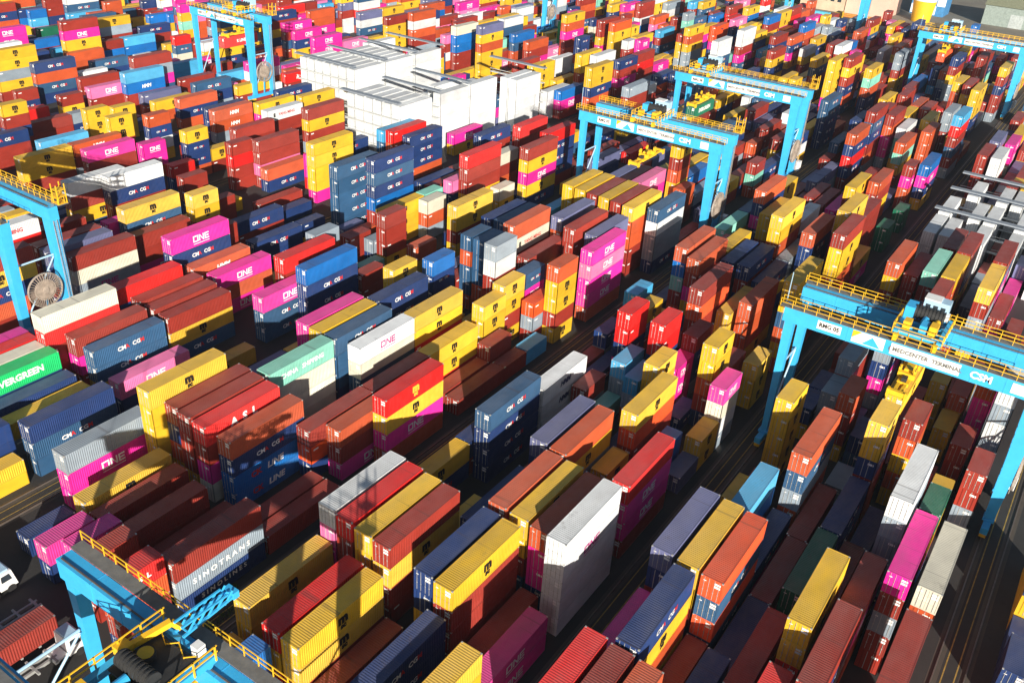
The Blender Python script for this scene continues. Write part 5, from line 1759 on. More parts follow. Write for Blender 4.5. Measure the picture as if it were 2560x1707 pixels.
DEF = {'p': 'ONE', 'P': 'ONE', 'y': 'MSC', 'b': 'CMA', 'z': 'CMA', 'E': 'EVERGREEN'}
labels = iter(LABELS)
far = MB(); FMATS = [PAINTA, STEEL, WHITE_L, MAG_L, BLK_L, RED_L, NAVY_L, YEL_L]
CLETTERS = ['m', 'r', 'o', 'O', 'y', 'p', 'P', 'b', 'z', 'B', 'c', 's', 'g', 'w', 'W', 'G', 'E', 't']
MARKS = ['-', 'ONE', 'ONEm', 'MSC', 'MSCy', 'CMA', 'ASL', 'SINOTRANS', 'SINOLINES', 'EVERGREEN', 'CHINA SHIPPING', 'CK LINE', 'HMM', 'HMMb', 'YANG MING', 'K LINE', 'HAPAG']
for row in STACKS:
    x, y, h, L = row[:4]; cols = [CLETTERS[i] for i in row[4]]; fl = row[5]
    lg = [MARKS[i] for i in row[6]] if len(row) > 6 else [DEF.get(c, '-') for c in cols]
    n = len(cols); l = 12.19 if L == 40 else 6.06
    for j in range(n):
        z = (n - 1 - j) * h
        if fl[j] in (1, 2):
            make_container(x, y, z, h, L, cols[j], lg[j], fl[j] == 2, next(labels))
            continue
        k = random.uniform(.86, 1.10); col = tuple(v * k for v in COLS[cols[j]])
        z1 = z + h - .03
        far.box(x, x + W, y, y + l, z, z1, 0, col, False)
        if fl[j] == 0:
            dk = tuple(v * .55 for v in col)
            far.box(x + W - .1, x + W + .012, y, y + .1, z, z1, 0, dk, False); far.box(x + W - .1, x + W + .012, y + l - .1, y + l, z, z1, 0, dk, False)
            for q in (.18, .36, .62, .80):
                far.box(x + W * q - .035, x + W * q + .035, y - .04, y + .01, z + .12, z1 - .1, 1 if q in (.36, .62) else 0, dk, False)
            far.quad([(x + W * .56, y - .015, z1 - .75), (x + W * .86, y - .015, z1 - .75), (x + W * .86, y - .015, z1 - .45), (x + W * .56, y - .015, z1 - .45)], 2)
            for (v, f), m in get_spec(lg[j], L):
                pts = [(x + W + .03, y + l / 2 + a, z + h * .5 + b) for a, b in v]; mi = FMATS.index(m)
                for q in f: far.quad([pts[i] for i in q], mi)
            if lg[j] == '-' and random.random() < .6:
                b = y + .5; far.quad([(x + W + .02, b, z1 - .7), (x + W + .02, b + .9, z1 - .7), (x + W + .02, b + .9, z1 - .45), (x + W + .02, b, z1 - .45)], 2)
o = far.obj('container_yard_mass', FMATS, None, True)
o['kind'] = 'stuff'

# ---------------------------------------------------------------- reefer racks
def make_rack(B, y, h, r0, r1, label):
    root = thing('reefer_rack', label, 'rack', (0, y, 0), 'steel reefer racks')
    xa = BX0 + BPER * B + BPIT * r0 - .45; xb = BX0 + BPER * B + BPIT * r1 + W + .45
    n = int(round((xb - xa) / BPIT)); tiers = int(h // 2.83)
    fr = MB()
    for i in range(n + 1):
        xx = xa + (xb - xa) * i / n
        for yy in (.06, 1.1): fr.box(xx - .1, xx + .1, yy - .1, yy + .1, 0, h - .12)
    fr.obj('frame', RACK, root)
    for k in range(1, tiers + 1):
        z = k * 2.83
        if z > h - 1.6: continue
        d = MB(); d.box(xa, xb, .0, 1.16, z, z + .12)
        d.box(xa, xb, -.03, .01, z + 1.0, z + 1.1)
        d.obj('deck', RACK, root)
    t = MB(); t.box(xa - .3, xb + .3, -.15, 1.35, h - .12, h + .18); t.obj('roof_deck', RACKTOP, root)
    return root
RL = ['white steel reefer rack nearest the camera in the central white group', 'second white reefer rack of the central group, behind white roofs',
      'rear white grid rack of the central group, beside red containers', 'front rack of the far white reefer rows left of centre', 'second rack of the far white reefer rows with grey top',
      'third rack of the far white reefer rows with grey top', 'rearmost rack of the far white reefer rows with open grid', 'short white grid rack behind the red containers topping yellow ones',
      'grey topped reefer rack at the right edge, nearest of three', 'grey topped reefer rack at the right edge, middle of three', 'grey topped reefer rack at the right edge, farthest of three']
for a, lb in zip(RACKS, RL): make_rack(*a, lb)

# ---------------------------------------------------------------- yard cranes
def railing(mb, x0, x1, y, z, t=.07):
    for zz in (.55, 1.1): mb.box(x0, x1, y - t / 2, y + t / 2, z + zz - t / 2, z + zz + t / 2)
    k = max(2, int((x1 - x0) / 1.6))
    for i in range(k + 1):
        xx = x0 + (x1 - x0) * i / k; mb.box(xx - t / 2, xx + t / 2, y - t / 2 - .005, y + t / 2 + .005, z, z + 1.14)
def make_spreader(root, xt, yc, zs, ztop, length=12.0):
    s = MB()
    s.box(xt - .75, xt + .75, yc - 3.2, yc + 3.2, zs, zs + .55)
    for sx in (-1, 1): s.box(xt + sx * .42 - .2, xt + sx * .42 + .2, yc - length / 2 + .3, yc + length / 2 - .3, zs + .06, zs + .46)
    for sy in (-1, 1):
        y = yc + sy * (length / 2 - .1)
        s.box(xt - 1.2, xt + 1.2, y - .3, y + .3, zs - .05, zs + .62)
        for sx in (-1, 1): s.box(xt + sx * 1.12 - .14, xt + sx * 1.12 + .14, y - .36, y + .36, zs - .32, zs + .75)
    s.box(xt - 1.1, xt + 1.1, yc - 1.9, yc - 1.2, zs + .56, zs + 1.3); s.box(xt - 1.1, xt + 1.1, yc + 1.2, yc + 1.9, zs + .56, zs + 1.3)
    s.box(xt - .5, xt + .5, yc - 1.2, yc + 1.2, zs + .9, zs + 1.6)
    for sx in (-1, 1):
        for sy in (-1, 1):
            s.cyl((xt + sx * .95 - .14, yc + sy * 1.55, zs + 1.75), (xt + sx * .95 + .14, yc + sy * 1.55, zs + 1.75), .5, 14)
    sp = s.obj('spreader', CYEL, root)
    d = MB(); d.box(xt - .3, xt + .35, yc - 3.0, yc - 2.0, zs + .56, zs + 1.1); d.box(xt - .4, xt + .4, yc + 2.1, yc + 2.9, zs + .56, zs + 1.0); d.obj('spreader_motor', DARK, sp)
    r = MB()
    for sx in (-.95, .95):
        for sy in (-1.55, 1.55):
            for q in (-.42, .42): r.bar((xt + sx, yc + sy + q, zs + 1.75), (xt + sx * 1.3, yc + sy + q * 1.2, ztop), .05)
    r.obj('hoist_rope', DARK, root)
def sign(root, x, z, y, w_, h_, body, matbg, mattx, size):
    b = MB()
    if matbg: b.quad([(x, y, z), (x + w_, y, z), (x + w_, y, z + h_), (x, y, z + h_)])
    mats = [matbg or mattx, mattx]
    v, f = text_polys(body, size, .04)
    pts = [(x + w_ / 2 + a, y - .012, z + h_ / 2 + c) for a, c in v]
    for q in f: b.quad([pts[i] for i in q], 1)
    b.obj('sign', mats, root)
def make_crane(B, y0, label, dy=7.4, H=22.9, xt=None, zs=14.8, signs=True, xl=None, xr=None, spread=True, near_rail=True, number='RMG 07', house=1):
    xl = railL(B) if xl is None else xl; xr = railR(B) if xr is None else xr; yf = y0 + dy; gh = 2.2; cx = (xl + xr) / 2
    root = thing('yard_crane', label, 'gantry crane', (0, 0, 0), 'blue yard gantry cranes')
    for y in (y0, yf):
        g = MB(); g.box(xl - 1.0, xr + 1.3, y - .75, y + .75, H - gh, H)
        for i in range(1, 8): xx = xl + (xr - xl) * i / 8; g.box(xx - .05, xx + .05, y - .78, y + .78, H - gh - .02, H + .02)
        g.obj('girder', CBLUE, root)
    for x, top, bot in ((xl, (.62, .62), (.42, .50)), (xr, (1.05, .78), (.62, .60))):
        for y in (y0, yf):
            l = MB(); l.frustum((x, y, 2.3), bot, (x, y, H - gh - .003), top)
            l.box(x - .7, x + .7, y - .8, y + .8, 2.0, 2.3)
            l.obj('leg', CBLUE, root)
        s = MB(); s.box(x - .45, x + .45, y0 - 2.6, yf + 2.6, 1.1, 1.997); s.obj('sill_beam', CBLUE, root)
        t = MB(); t.cyl((x, y0 + .8, 13.2), (x, yf - .8, 13.2), .16, 8)
        t.cyl((x, y0 + .7, 4.0), (x, yf - .8, 12.9), .13, 8); t.obj('brace', LBLUE, root)
        for y in (y0 - 1.2, yf + 1.2):
            b = MB(); b.box(x - .4, x + .4, y - 1.3, y + 1.3, .55, 1.095)
            bg = b.obj('bogie', CYEL, root)
            for q in (-.75, .75):
                wq = MB(); wq.cyl((x - .16, y + q, .5), (x + .16, y + q, .5), .34, 14); wq.obj('wheel', DARK, bg)
    # walkways with railings
    a = MB(); a.box(xl - 1.6, xr + 2.0, y0 - 1.05, y0 + .15, H + .03, H + .1); wk = a.obj('walkway', GRATE, root)
    if near_rail: a = MB(); railing(a, xl - 1.6, xr + 2.0, y0 - 1.0, H + .1); railing(a, xl - 1.6, xr + 2.0, y0 + .12, H + .1); a.obj('railing', CYEL, wk)
    a = MB(); a.box(xl - 1.2, xr + 1.6, yf + .79, yf + 2.0, H + .03, H + .1); wk = a.obj('walkway', GRATE, root)
    a = MB()
    if near_rail: railing(a, xl - 1.2, xr + 1.6, yf + .83, H + .1)
    railing(a, xl - 1.2, xr + 1.6, yf + 1.96, H + .1); a.obj('railing', CYEL, wk)
    a = MB(); a.box(xl - .6, xr + .6, y0 + .38, y0 + .5, H + .025, H + .16); a.box(xl - .6, xr + .6, yf - .5, yf - .38, H + .025, H + .16); a.obj('trolley_rail', RAILM, root)
    # end platforms, mast, cable reel, cabinet
    a = MB(); a.box(xr + .1, xr + 1.9, yf + .75, yf + 2.5, H + .12, H + .2); wk = a.obj('end_platform', GRATE, root)
    a = MB()
    for zz in (0, 1, 2): a.box(xr + .2, xr + 1.8, yf + .8, yf + 2.4, H + .25 + zz * 1.1, H + .33 + zz * 1.1)
    for sx in (.3, 1.7):
        for sy in (.9, 2.3): a.box(xr + sx - .06, xr + sx + .06, yf + sy - .06, yf + sy + .06, H + .2, H + 3.4)
    a.obj('railing', CYEL, wk)
    a = MB(); a.bar((xl - 1.2, y0 + .4, H + .1), (xl - 1.2, y0 + .4, H + 4.6), .09); a.obj('mast', LBLUE, root)
    yc = y0 + dy * .5; R = 2.9; zc = 8.4; xx = xr + 1.15
    a = MB()
    n = 36
    for i in range(n):
        t0 = 2 * math.pi * i / n; t1 = 2 * math.pi * (i + 1) / n
        for ra, rb in ((R - .12, R), (R * .55, R * .60)):
            P = lambda r, t, xo: (xx + xo, yc + r * math.cos(t), zc + r * math.sin(t))
            for xo in (-.16, .16):
                q = [P(ra, t0, xo), P(rb, t0, xo), P(rb, t1, xo), P(ra, t1, xo)]; a.quad(q if xo < 0 else q[::-1])
            a.quad([P(rb, t0, -.16), P(rb, t0, .16), P(rb, t1, .16), P(rb, t1, -.16)])
        for xo in (-.16, .16): a.bar((xx + xo, yc + .4 * math.cos(t0), zc + .4 * math.sin(t0)), (xx + xo, yc + R * math.cos(t0), zc + R * math.sin(t0)), .07)
    a.cyl((xx - .3, yc, zc), (xx + .3, yc, zc), .5, 16); a.cyl((xx - .13, yc, zc), (xx + .13, yc, zc), R * .52, 28)
    reel = a.obj('cable_reel', REEL, root)
    a = MB(); a.bar((xx - .7, yc, 2.0), (xx - .1, yc, zc), .3); a.obj('reel_support', CBLUE, root)
    a = MB(); a.box(xr + .5, xr + 1.7, yf + .9, yf + 2.6, 2.1, 4.4); a.obj('cabinet', WPAINT, root)
    a = MB()
    for k in range(60): a.box(xr + 1.2, xr + 1.26, yf - .3, yf + .3, 2.4 + k * .33, 2.45 + k * .33)
    for q in (-.32, .32): a.box(xr + 1.19, xr + 1.27, yf + q - .03, yf + q + .03, 2.2, H - gh)
    a.obj('ladder', REEL, root)
    if signs:
        ys = y0 - .795; zb = H - gh + .3
        sp = (xr - xl)
        sign(root, xl + .12 * sp, zb + .2, ys, 3.2, 1.25, number, WPAINT, BLK_L, .8)
        b = MB(); x = xl + .27 * sp
        b.quad([(x, ys, zb), (x + 4.2, ys, zb), (x + 4.2, ys, zb + 1.7), (x, ys, zb + 1.7)], 0)
        b.quad([(x, ys - .01, zb + .6), (x + 1.2, ys - .01, zb + 1.7), (x, ys - .01, zb + 1.7)], 1)
        b.quad([(x + 1.4, ys - .01, zb + .1), (x + 3.8, ys - .01, zb + .1), (x + 2.6, ys - .01, zb + 1.4)], 2)
        b.obj('emblem', [WPAINT, CYEL, CBLUE], root)
        sign(root, xl + .43 * sp, zb, ys, 8.6, 1.6, '( MEDCENTER  TERMINAL', WPAINT, GRATE, .78)
        sign(root, xl + .74 * sp, zb + .1, ys, 2.8, 1.4, 'CSM', None, WPAINT, 1.35)
        b = MB(); b.quad([(xr - 3.2, ys, zb + .1), (xr - 1.4, ys, zb + .1), (xr - 1.4, ys, zb + 1.5), (xr - 3.2, ys, zb + 1.5)]); b.obj('sign', WPAINT, root)
    if xt is None: return root
    # trolley
    zt = H + .55; dr = .85 if house else .62; dyy = 2.0 if house else 4.6
    t = MB()
    for sx in (-2.7, 2.7): t.box(xt + sx - .3, xt + sx + .3, y0 - .1, yf + .1, zt, zt + .7)
    for yy in (y0 + .45, y0 + 2.4, yf - 3.4, yf - .45): t.box(xt - 2.39, xt + 2.39, yy - .25, yy + .25, zt + .02, zt + .6)
    for sx in (-2.7, 2.7):
        for yy in (y0 + .44, yf - .44): t.cyl((xt + sx - .2, yy, H + .44), (xt + sx + .2, yy, H + .44), .28, 12)
    tr = t.obj('trolley', CBLUE, root)
    a = MB(); a.cyl((xt - 1.9, yf - dyy, zt + 1.55), (xt + 1.9, yf - dyy, zt + 1.55), dr, 22)
    for i in range(9): q = -1.75 + i * .44; a.cyl((xt + q, yf - dyy, zt + 1.55), (xt + q + .16, yf - dyy, zt + 1.55), dr + .1, 22)
    a.obj('rope_drum', DARK, tr)
    if house:
     a = MB(); a.box(xt - 1.2, xt + 2.0, yf - .6, yf + 1.3, zt + .71, zt + 3.0); hs = a.obj('machinery_house', LBLUE, tr)
     a = MB(); a.box(xt - 1.25, xt + .8, yf - .65, yf + 1.35, zt + 3.003, zt + 3.12); a.obj('roof', WPAINT, hs)
     a = MB()
     for i in range(3): a.box(xt - .9 + i * .95, xt - .3 + i * .95, yf - .63, yf - .603, zt + 1.6, zt + 2.4)
     a.obj('window', GLASS, hs)
    a = MB()
    if house: a.box(xt - 2.9, xt - 1.7, yf - 3.1, yf - .8, zt + .71, zt + 2.4)
    a.box(xt - .2, xt + .7, y0 + 1.2, y0 + 3.2, zt + .61, zt + 1.7)
    a.cyl((xt - .1, y0 + 3.4, zt + 1.2), (xt - .1, y0 + 4.6, zt + 1.2), .42, 14); a.obj('hoist_motor', CBLUE, tr)
    a = MB(); a.box(xt + .95, xt + 1.9, y0 + 1.3, y0 + 3.0, zt + .61, zt + 1.9); a.box(xt - 2.2, xt - 1.3, y0 + 1.0, y0 + 2.4, zt + .61, zt + 1.8)
    a.cyl((xt + 1.4, y0 + 3.1, zt + 1.3), (xt + 1.4, y0 + 4.3, zt + 1.3), .4, 14); a.obj('gearbox', CYEL, tr)
    a = MB()
    for sx in (-3.1, 3.1):
        for zz in (.5, 1.1): a.box(xt + sx - .05, xt + sx + .05, y0 - .2, yf + .2, zt + .7 + zz - .05, zt + .7 + zz + .05)
        for q in range(6): yy = y0 + (yf - y0) * q / 5; a.box(xt + sx - .06, xt + sx + .06, yy - .06, yy + .06, zt + .3, zt + 1.85)
    for sy in (y0 - .2, ):
        for zz in (.5, 1.1): a.box(xt - 3.05, xt + 3.05, sy - .05, sy + .05, zt + .7 + zz - .045, zt + .7 + zz + .045)
    a.box(xt + 2.1, xt + 2.7, y0 - .9, y0 + .5, zt - .4, zt + .45); a.box(xt - 2.8, xt - 2.2, y0 - .9, y0 + .5, zt - .4, zt + .45)
    a.obj('railing', CYEL, tr)
    a = MB(); a.box(xt - 1.5, xt + 1.5, y0 + .9, yf - .9, zt - .05, zt + .015); a.obj('floor', GRATE, tr)
    a = MB(); a.box(xt + 1.5, xt + 2.3, yf - .95, yf - .2, zt + .71, zt + 1.75); a.obj('cabinet', WPAINT, tr)
    if spread: make_spreader(root, xt, yc, zs, zt)
    return root
make_crane(0, 114.0, 'blue gantry crane at the right edge with drum trolley and lettered beam', xt=-11.9, zs=16.3, number='RMG 05')
make_crane(2, 173.6, 'blue gantry crane near the middle over the pink roof', xt=-82.0, zs=14.6, number='RMG 07')
make_crane(2, 221.8, 'blue gantry crane just behind the middle one, holding a green container', xt=-91.0, zs=15.5, number='RMG 08')
make_crane(4, 63.0, 'blue gantry crane with crossed braces at the left edge', H=21.4, xt=None, dy=7.8)
make_crane(6, 179.2, 'distant blue gantry crane holding a red container at upper left', dy=6.6, xl=railL(6), xr=railL(6) + 23.4, xt=-217.5, zs=17.9, H=23.4, number='RMG 12')
make_crane(1, 18.2, 'blue gantry crane cut off by the bottom left corner, with yellow rails', dy=10.0, xt=-46.2, zs=18.0, signs=False, H=21.3, house=0, near_rail=False)
make_crane(1, 334.6, 'blue gantry crane at top right before the road, holding a red container', xt=-54.2, zs=17.6, number='RMG 04')
make_crane(3, 400.0, 'tall blue gantry crane on the road side of the yard, at top right', H=26, xt=None, signs=False)
make_crane(5, 388.0, 'tall blue gantry crane at the top edge with three thin legs showing', H=26, xt=None, signs=False)
make_crane(6, 323.0, 'blue gantry crane at the top edge above a green three-high stack', H=25, xt=None, signs=False)
make_crane(8, 281.0, 'blue gantry crane at the top edge above the pink containers', H=25, xt=None, signs=False)
G2 = 'containers held by crane spreaders'
make_container(-11.9 - 1.22, 111.6, 13.25, 2.9, 40, 'y', 'MSC', True, 'yellow container hanging under the right edge crane spreader', G2)
make_container(-91.0 - 1.22, 219.4, 12.45, 2.9, 40, 'G', 'EVERGREEN', True, 'dark green container hanging under a crane spreader behind the middle crane', G2)
make_container(-217.5 - 1.22, 175.1, 14.85, 2.9, 40, 'r', 'K LINE', True, 'red container hanging from the distant crane at upper left', G2)
make_container(-54.2 - 1.22, 332.2, 14.55, 2.9, 40, 'O', '-', True, 'orange-red container hanging from the top right crane', G2)
def trolley_extras(xt, yf, zt):
    tr = [o for o in bpy.data.objects if o.name.startswith('trolley') and o.parent and 'bottom left' in o.parent['label'] and not o.name.startswith('trolley_rail')][0]
    a = MB(); a.bar((xt - 2.6, yf - 3.4, zt + 1.0), (xt - 1.6, yf - .3, zt + 1.6), .5); a.box(xt - 3.3, xt - 2.2, yf - 4.4, yf - 3.3, zt + .5, zt + 1.5)
    a.bar((xt - 1.6, yf - .3, zt + 1.6), (xt - 1.2, yf + .2, zt + .8), .4); a.obj('service_arm', CYEL, tr)
    a = MB()
    for k in range(7):
        x = xt - 2.2 + k * .72
        for z in (.4, .9): a.bar((x, yf - .9 - (k % 3) * .35, zt + z), (x + .7, yf - .9 - ((k + 1) % 3) * .35, zt + z), .07)
        a.bar((x, yf - .9 - (k % 3) * .35, zt - .2), (x, yf - .9 - (k % 3) * .35, zt + 1.0), .07)
    a.obj('guard_rail', CYEL, tr)
    a = MB(); a.box(xt - 2.2, xt + 2.2, yf - 5.6, yf - 1.2, zt + .61, zt + .8); a.cyl((xt - .9, yf - 3.2, zt + .81), (xt - .9, yf - 3.2, zt + 1.3), .75, 20); a.obj('machine_deck', DARK, tr)
    a = MB(); a.cyl((xt - .9, yf - 3.2, zt + 1.301), (xt - .9, yf - 3.2, zt + 1.36), .62, 20); a.obj('drum_cover', CYEL, tr)
trolley_extras(-46.2, 28.2, 21.85)
# folded arm over the bottom left crane
root = thing('service_jib', 'pale blue lattice jib reaching over the grey deck of the bottom left crane', 'jib', (-47.0, 28.4, 22.6))
a = MB()
for q in (-.45, .45):
    a.bar((q, -.5, 0), (q, 4.6, .3), .2); a.bar((q, -.5, 1.0), (q, 4.0, .9), .16)
    for k in range(5): a.bar((q, k * .9, .05), (q, k * .9 + .9, .95), .12)
for k in range(6): a.bar((-.45, k * .85, .1), (.45, k * .85, .1), .12)
a.box(-.6, .6, 4.4, 5.0, .0, .7)
a.obj('lattice', CBLUE, root)

# ---------------------------------------------------------------- trucks in the free bays, bottom left
def make_truck(x, y, label, cab=True, bed=12.6):
    """y = front of the trailer; it stretches back towards -y"""
    root = thing('yard_truck', label, 'truck', (x, y, 0), 'terminal trucks')
    a = MB(); a.box(-.55, -.3, -bed, 0, 1.0, 1.35); a.box(.3, .55, -bed, 0, 1.0, 1.35)
    for k in range(7): yy = -bed + .4 + k * (bed - .8) / 6; a.box(-1.2, 1.2, yy - .12, yy + .12, 1.1, 1.34)
    a.obj('chassis', M('trailer_grey', (.28, .28, .27), .7), root)
    for yy in (-bed + 1.2, -bed + 2.5):
        for sx in (-1, 1):
            wq = MB(); wq.cyl((sx * .75, yy, .52), (sx * 1.2, yy, .52), .52, 18); wq.cyl((sx * 1.19, yy, .52), (sx * 1.215, yy, .52), .26, 12, 1); wq.obj('wheel', [RUBBER, STEEL], root)
    if cab:
        c = MB(); c.frustum((0, 1.9, .75), (1.2, 1.0, 0), (0, 1.75, 2.95), (1.12, .78, 0)); c.box(-1.1, 1.1, -.6, .78, .8, 1.3)
        cb = c.obj('cab', WPAINT, root)
        g = MB(); g.quad([(-1.0, 2.82, 1.75), (1.0, 2.82, 1.75), (.95, 2.66, 2.7), (-.95, 2.66, 2.7)][::-1])
        g.quad([(1.19, 1.2, 1.8), (1.19, 2.4, 1.8), (1.155, 2.2, 2.65), (1.155, 1.25, 2.65)]); g.obj('window', GLASS, cb)
        r = MB(); r.box(-.9, .9, 1.1, 2.3, 2.96, 3.2); r.obj('roof_unit', LBLUE, cb)
        for yy in (.2, 2.1):
            for sx in (-1, 1):
                wq = MB(); wq.cyl((sx * .8, yy, .52), (sx * 1.22, yy, .52), .52, 18); wq.obj('wheel', RUBBER, root)
    return root
make_truck(-75.7, 31.0, 'grey trailer under the red lettered container, bottom left', cab=False)
make_truck(-72.6, 29.0, 'white cabbed truck with an empty grey trailer behind the crane leg')
make_truck(-80.2, 32.0, 'empty grey trailer alone on the dark ground at left', cab=False)
make_truck(-86.4, 29.6, 'white cabbed truck pulling a blue container at the left edge')
make_container(-75.7 - 1.22, 18.7, 1.36, 2.62, 40, 'm', 'VEC', True, 'red-brown container on a grey trailer in the bottom left corner', 'containers on trailers')
o = make_container(-86.4 - 1.22, 17.2, 1.36, 2.62, 40, 'B', '-', True, 'blue container on a trailer cut by the left edge', 'containers on trailers')
# ---------------------------------------------------------------- far side of the road
def windows(mb, x0, x1, y, z, n, w_=1.4, h_=1.4): pass
PINK = M('pink_plaster', (.62, .42, .33), .85, var=.12, scale=.15)
root = thing('port_building', 'pale pink plastered building with a row of small windows beyond the road', 'building', (-128, 482, 0))
a = MB(); a.box(0, 20.5, 0, 24, 0, 17); a.obj('wall', PINK, root)
a = MB(); a.box(-.4, 20.9, -.4, 24.4, 17.003, 17.6); a.obj('roof', M('roof_grey', (.3, .29, .28), .8), root)
for k in range(5):
    for z in (9.5, 13.4):
        f = MB(); x = 2.2 + k * 3.7; f.box(x, x + 1.5, -.06, .0, z, z + 1.6); fr = f.obj('window', M('window_frame_dark', (.12, .10, .09), .6), root)
        f = MB(); f.box(x + .15, x + 1.35, -.09, -.063, z + .15, z + 1.45); f.obj('pane', GLASS, fr)
for k in range(5):
    f = MB(); y = 2.5 + k * 4.2; f.box(20.5, 20.56, y, y + 1.5, 11.0, 12.6); f.obj('window', GLASS, root)
f = MB(); f.box(8.5, 11.5, -.08, 0, 0, 3.4); f.obj('door', DARK, root)
root = thing('annex_building', 'low beige flat-roofed annex left of the pink building', 'building', (-150, 480, 0))
a = MB(); a.box(0, 21.5, 0, 16, 0, 8.2); a.obj('wall', M('beige_plaster', (.50, .40, .28), .85, scale=.2), root)
a = MB(); a.box(-.3, 21.8, -.3, 16.3, 8.203, 8.7); a.obj('roof', M('pale_roof', (.50, .48, .44), .8), root)
a = MB()
for k in range(6): a.box(1 + k * 3.5, 2.2 + k * 3.5, 4 + (k % 2) * 4, 6 + (k % 2) * 4, 8.71, 9.9)
a.obj('roof_unit', WPAINT, root)
for k in range(6):
    f = MB(); f.box(1.2 + k * 3.4, 3.0 + k * 3.4, -.06, 0, 4.6, 6.2); f.obj('window', GLASS, root)
root = thing('storage_silo', 'white round silo with a yellow foot beyond the road', 'silo', (-94, 492, 0))
a = MB(); a.cyl((0, 0, 9.5), (0, 0, 34), 5.2, 32)
for z in range(13, 34, 4): a.cyl((0, 0, z), (0, 0, z + .3), 5.3, 32)
a.obj('shell', WPAINT, root)
a = MB(); a.cyl((0, 0, 0), (0, 0, 9.497), 4.2, 32, 0, 5.3); a.obj('foot', CYEL, root)
root = thing('panel_building', 'blue and white panelled building beside the silo', 'building', (-104, 512, 0))
a = MB(); a.box(0, 16, 0, 14, 0, 22); a.obj('wall', M('blue_panels', (.05, .20, .42), .6), root)
a = MB()
for i in range(4):
    for k in range(5):
        if (i + k) % 2 == 0: a.box(.2 + i * 4, 4 + i * 4, -.08, 0, .5 + k * 4.3, 4.6 + k * 4.3)
a.obj('white_panel', WPAINT, root)
root = thing('storage_shed', 'grey-green shed with an olive pitched roof at top right', 'shed', (-92, 512, 0))
a = MB(); a.box(22, 56, 0, 26, 0, 9); a.obj('wall', M('shed_green_grey', (.23, .28, .26), .7), root)
a = MB(); a.quad([(21.4, -.7, 9), (56.6, -.7, 9), (56.6, 13, 13.4), (21.4, 13, 13.4)]); a.quad([(21.4, 13, 13.4), (56.6, 13, 13.4), (56.6, 26.7, 9), (21.4, 26.7, 9)])
a.quad([(21.4, -.7, 9), (21.4, 13, 13.4), (21.4, 26.7, 9)]); a.quad([(56.6, -.7, 9), (56.6, 26.7, 9), (56.6, 13, 13.4)]); a.obj('roof', M('olive_roof', (.22, .23, .15), .7), root)
f = MB(); f.box(34, 40, -.08, 0, 0, 6); f.obj('door', M('shed_door', (.36, .40, .40), .7), root)
def hall(x, y, lx, ly, h, mw, mr_, label):
    root = thing('warehouse', label, 'warehouse', (x, y, 0))
    a = MB(); a.box(0, lx, 0, ly, 0, h); a.obj('wall', mw, root)
    a = MB(); a.quad([(-.5, -.5, h), (lx + .5, -.5, h), (lx + .5, ly / 2, h + ly * .14), (-.5, ly / 2, h + ly * .14)]); a.quad([(-.5, ly / 2, h + ly * .14), (lx + .5, ly / 2, h + ly * .14), (lx + .5, ly + .5, h), (-.5, ly + .5, h)])
    a.quad([(-.5, -.5, h), (-.5, ly / 2, h + ly * .14), (-.5, ly + .5, h)]); a.quad([(lx + .5, -.5, h), (lx + .5, ly + .5, h), (lx + .5, ly / 2, h + ly * .14)]); a.obj('roof', mr_, root)
    for k in range(int(lx // 9)):
        f = MB(); f.box(2 + k * 9, 6 + k * 9, -.08, 0, 0, 4.5); f.obj('door', GRATE, root)
hall(-30, 556, 34, 22, 8, M('pale_green_wall', (.50, .62, .46), .7), M('pale_green_roof', (.48, .60, .42), .7), 'pale green warehouse right of the grey-green shed')
hall(-52, 604, 60, 24, 9, WPAINT, M('white_roof', (.62, .62, .60), .7), 'long white warehouse behind the grey-green shed')
hall(-28, 652, 70, 30, 9, M('brick_red_wall', (.30, .08, .06), .8), M('red_roof', (.40, .10, .08), .8), 'red roofed warehouse at the top right corner')
hall(-250, 520, 70, 26, 9, M('sand_wall', (.45, .38, .28), .8), M('tin_roof', (.35, .36, .37), .7), 'tin roofed hall beyond the road at the top edge')
# small road traffic and loose boxes beyond the yard
for i, (x, y, z, L, c, lb) in enumerate([(-141, 443, .15, 40, 'r', 'bright red container on the far pavement beside the blue crane leg'), (-141, 443, 3.0, 40, 'r', 'bright red container atop another red one on the far pavement'),
        (-137.9, 443, .15, 40, 'r', 'red container nearest the small cyan truck on the far pavement'), (-137.9, 443, 3.0, 20, 't', 'short mint container atop a red one on the far pavement'),
        (-63, 437.5, .15, 40, 'O', 'orange container lying behind the top right crane beam'), (-48, 438.5, .15, 40, 'W', 'cream container lying behind the top right crane beam'),
        (-99.5, 430, 3.2, 40, 'y', 'yellow container lifted by the machine on the road')]):
    make_container(x, y, z, 2.85, L, c, '-', True, lb, 'containers outside the yard blocks')
root = thing('pipe_stack', 'long orange pipes lying on the pavement before the pink building', 'pipes', (-129, 470, 0))
a = MB()
for k in range(4): a.cyl((0, k * .9, .45), (26, k * .9, .45), .42, 10)
for k in range(3): a.cyl((0, .45 + k * .9, 1.2), (26, .45 + k * .9, 1.2), .42, 10)
a.obj('pipe', M('orange_pipe', (.62, .24, .05), .6), root)
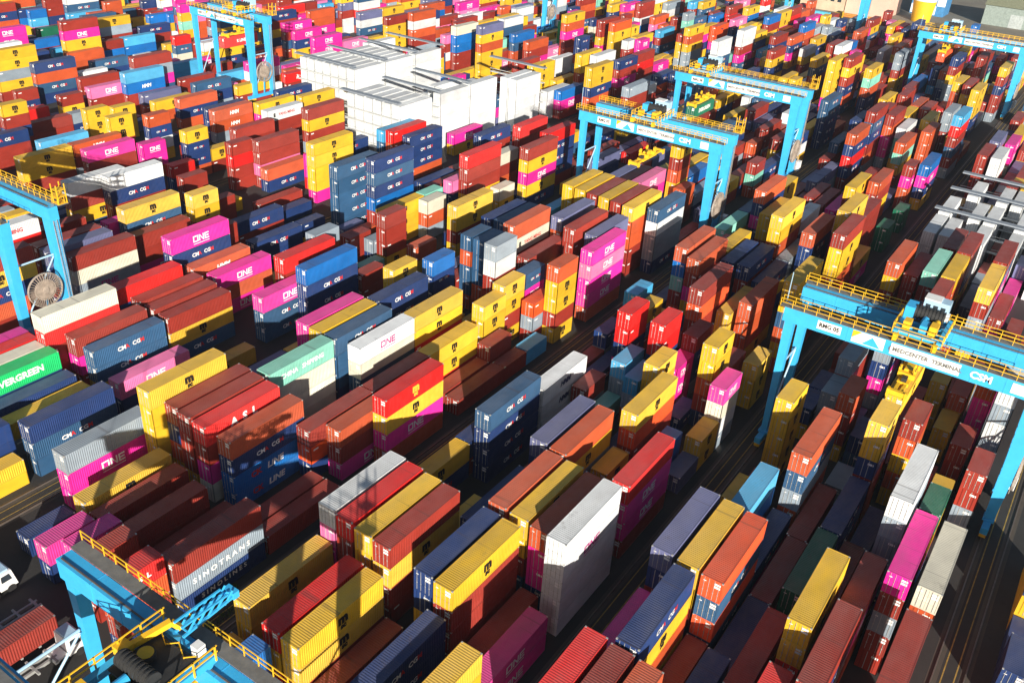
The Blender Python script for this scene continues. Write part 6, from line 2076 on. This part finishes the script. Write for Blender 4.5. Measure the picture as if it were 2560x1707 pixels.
root = thing('reach_stacker', 'yellow reach stacker holding a yellow container at the yard edge', 'reach stacker', (-98.3, 425, 0))
a = MB(); a.box(-1.4, 1.4, -7, -1.5, .8, 1.9); a.box(-1.1, 1.1, -7.2, -5.4, 1.9, 2.8); a.obj('body', CYEL, root)
a = MB(); a.bar((0, -6, 2.6), (0, 5, 6.6), .8); a.bar((0, 5, 6.6), (0, 9, 6.9), .5); a.obj('boom', CYEL, root)
a = MB(); a.box(-.6, .6, -4.6, -3.2, 1.91, 3.6); a.obj('cab', GLASS, root)
for yy in (-6.2, -2.2):
    for sx in (-1, 1): wq = MB(); wq.cyl((sx * 1.2, yy, .8), (sx * 1.9, yy, .8), .8, 18); wq.obj('wheel', RUBBER, root)
def small_truck(x, y, mat, label):
    root = thing('road_truck', label, 'truck', (x, y, 0))
    a = MB(); a.box(-5.5, 1.4, -1.2, 1.2, 1.1, 3.4); a.obj('cargo_box', mat, root)
    a = MB(); a.frustum((2.7, 0, .6), (1.1, 1.15, 0), (2.5, 0, 2.9), (.85, 1.08, 0)); cb = a.obj('cab', mat, root)
    a = MB(); a.box(1.7, 3.42, -.95, .95, 1.75, 2.45); a.obj('window', GLASS, cb)
    for xx in (-4.2, -2.8, 2.7):
        for sy in (-1, 1): wq = MB(); wq.cyl((xx, sy * .8, .5), (xx, sy * 1.22, .5), .5, 14); wq.obj('wheel', RUBBER, root)
small_truck(-128.5, 455, M('cyan_paint', (.10, .45, .60), .5), 'cyan truck parked at the road edge by the red containers')

# ---------------------------------------------------------------- thin sea haze
hm = bpy.data.materials.new('haze'); hm.use_nodes = True
n = hm.node_tree; n.nodes.remove(n.nodes['Principled BSDF'])
v = n.nodes.new('ShaderNodeVolumePrincipled'); v.inputs['Color'].default_value = (.80, .88, 1.0, 1); v.inputs['Density'].default_value = HAZE
v.inputs['Anisotropy'].default_value = .3
n.links.new(v.outputs[0], n.nodes['Material Output'].inputs['Volume'])
mb = MB(); mb.box(-2600, 1600, -900, 2700, -1.1, 84.0)
o = mb.obj('haze', hm); o['kind'] = 'stuff'
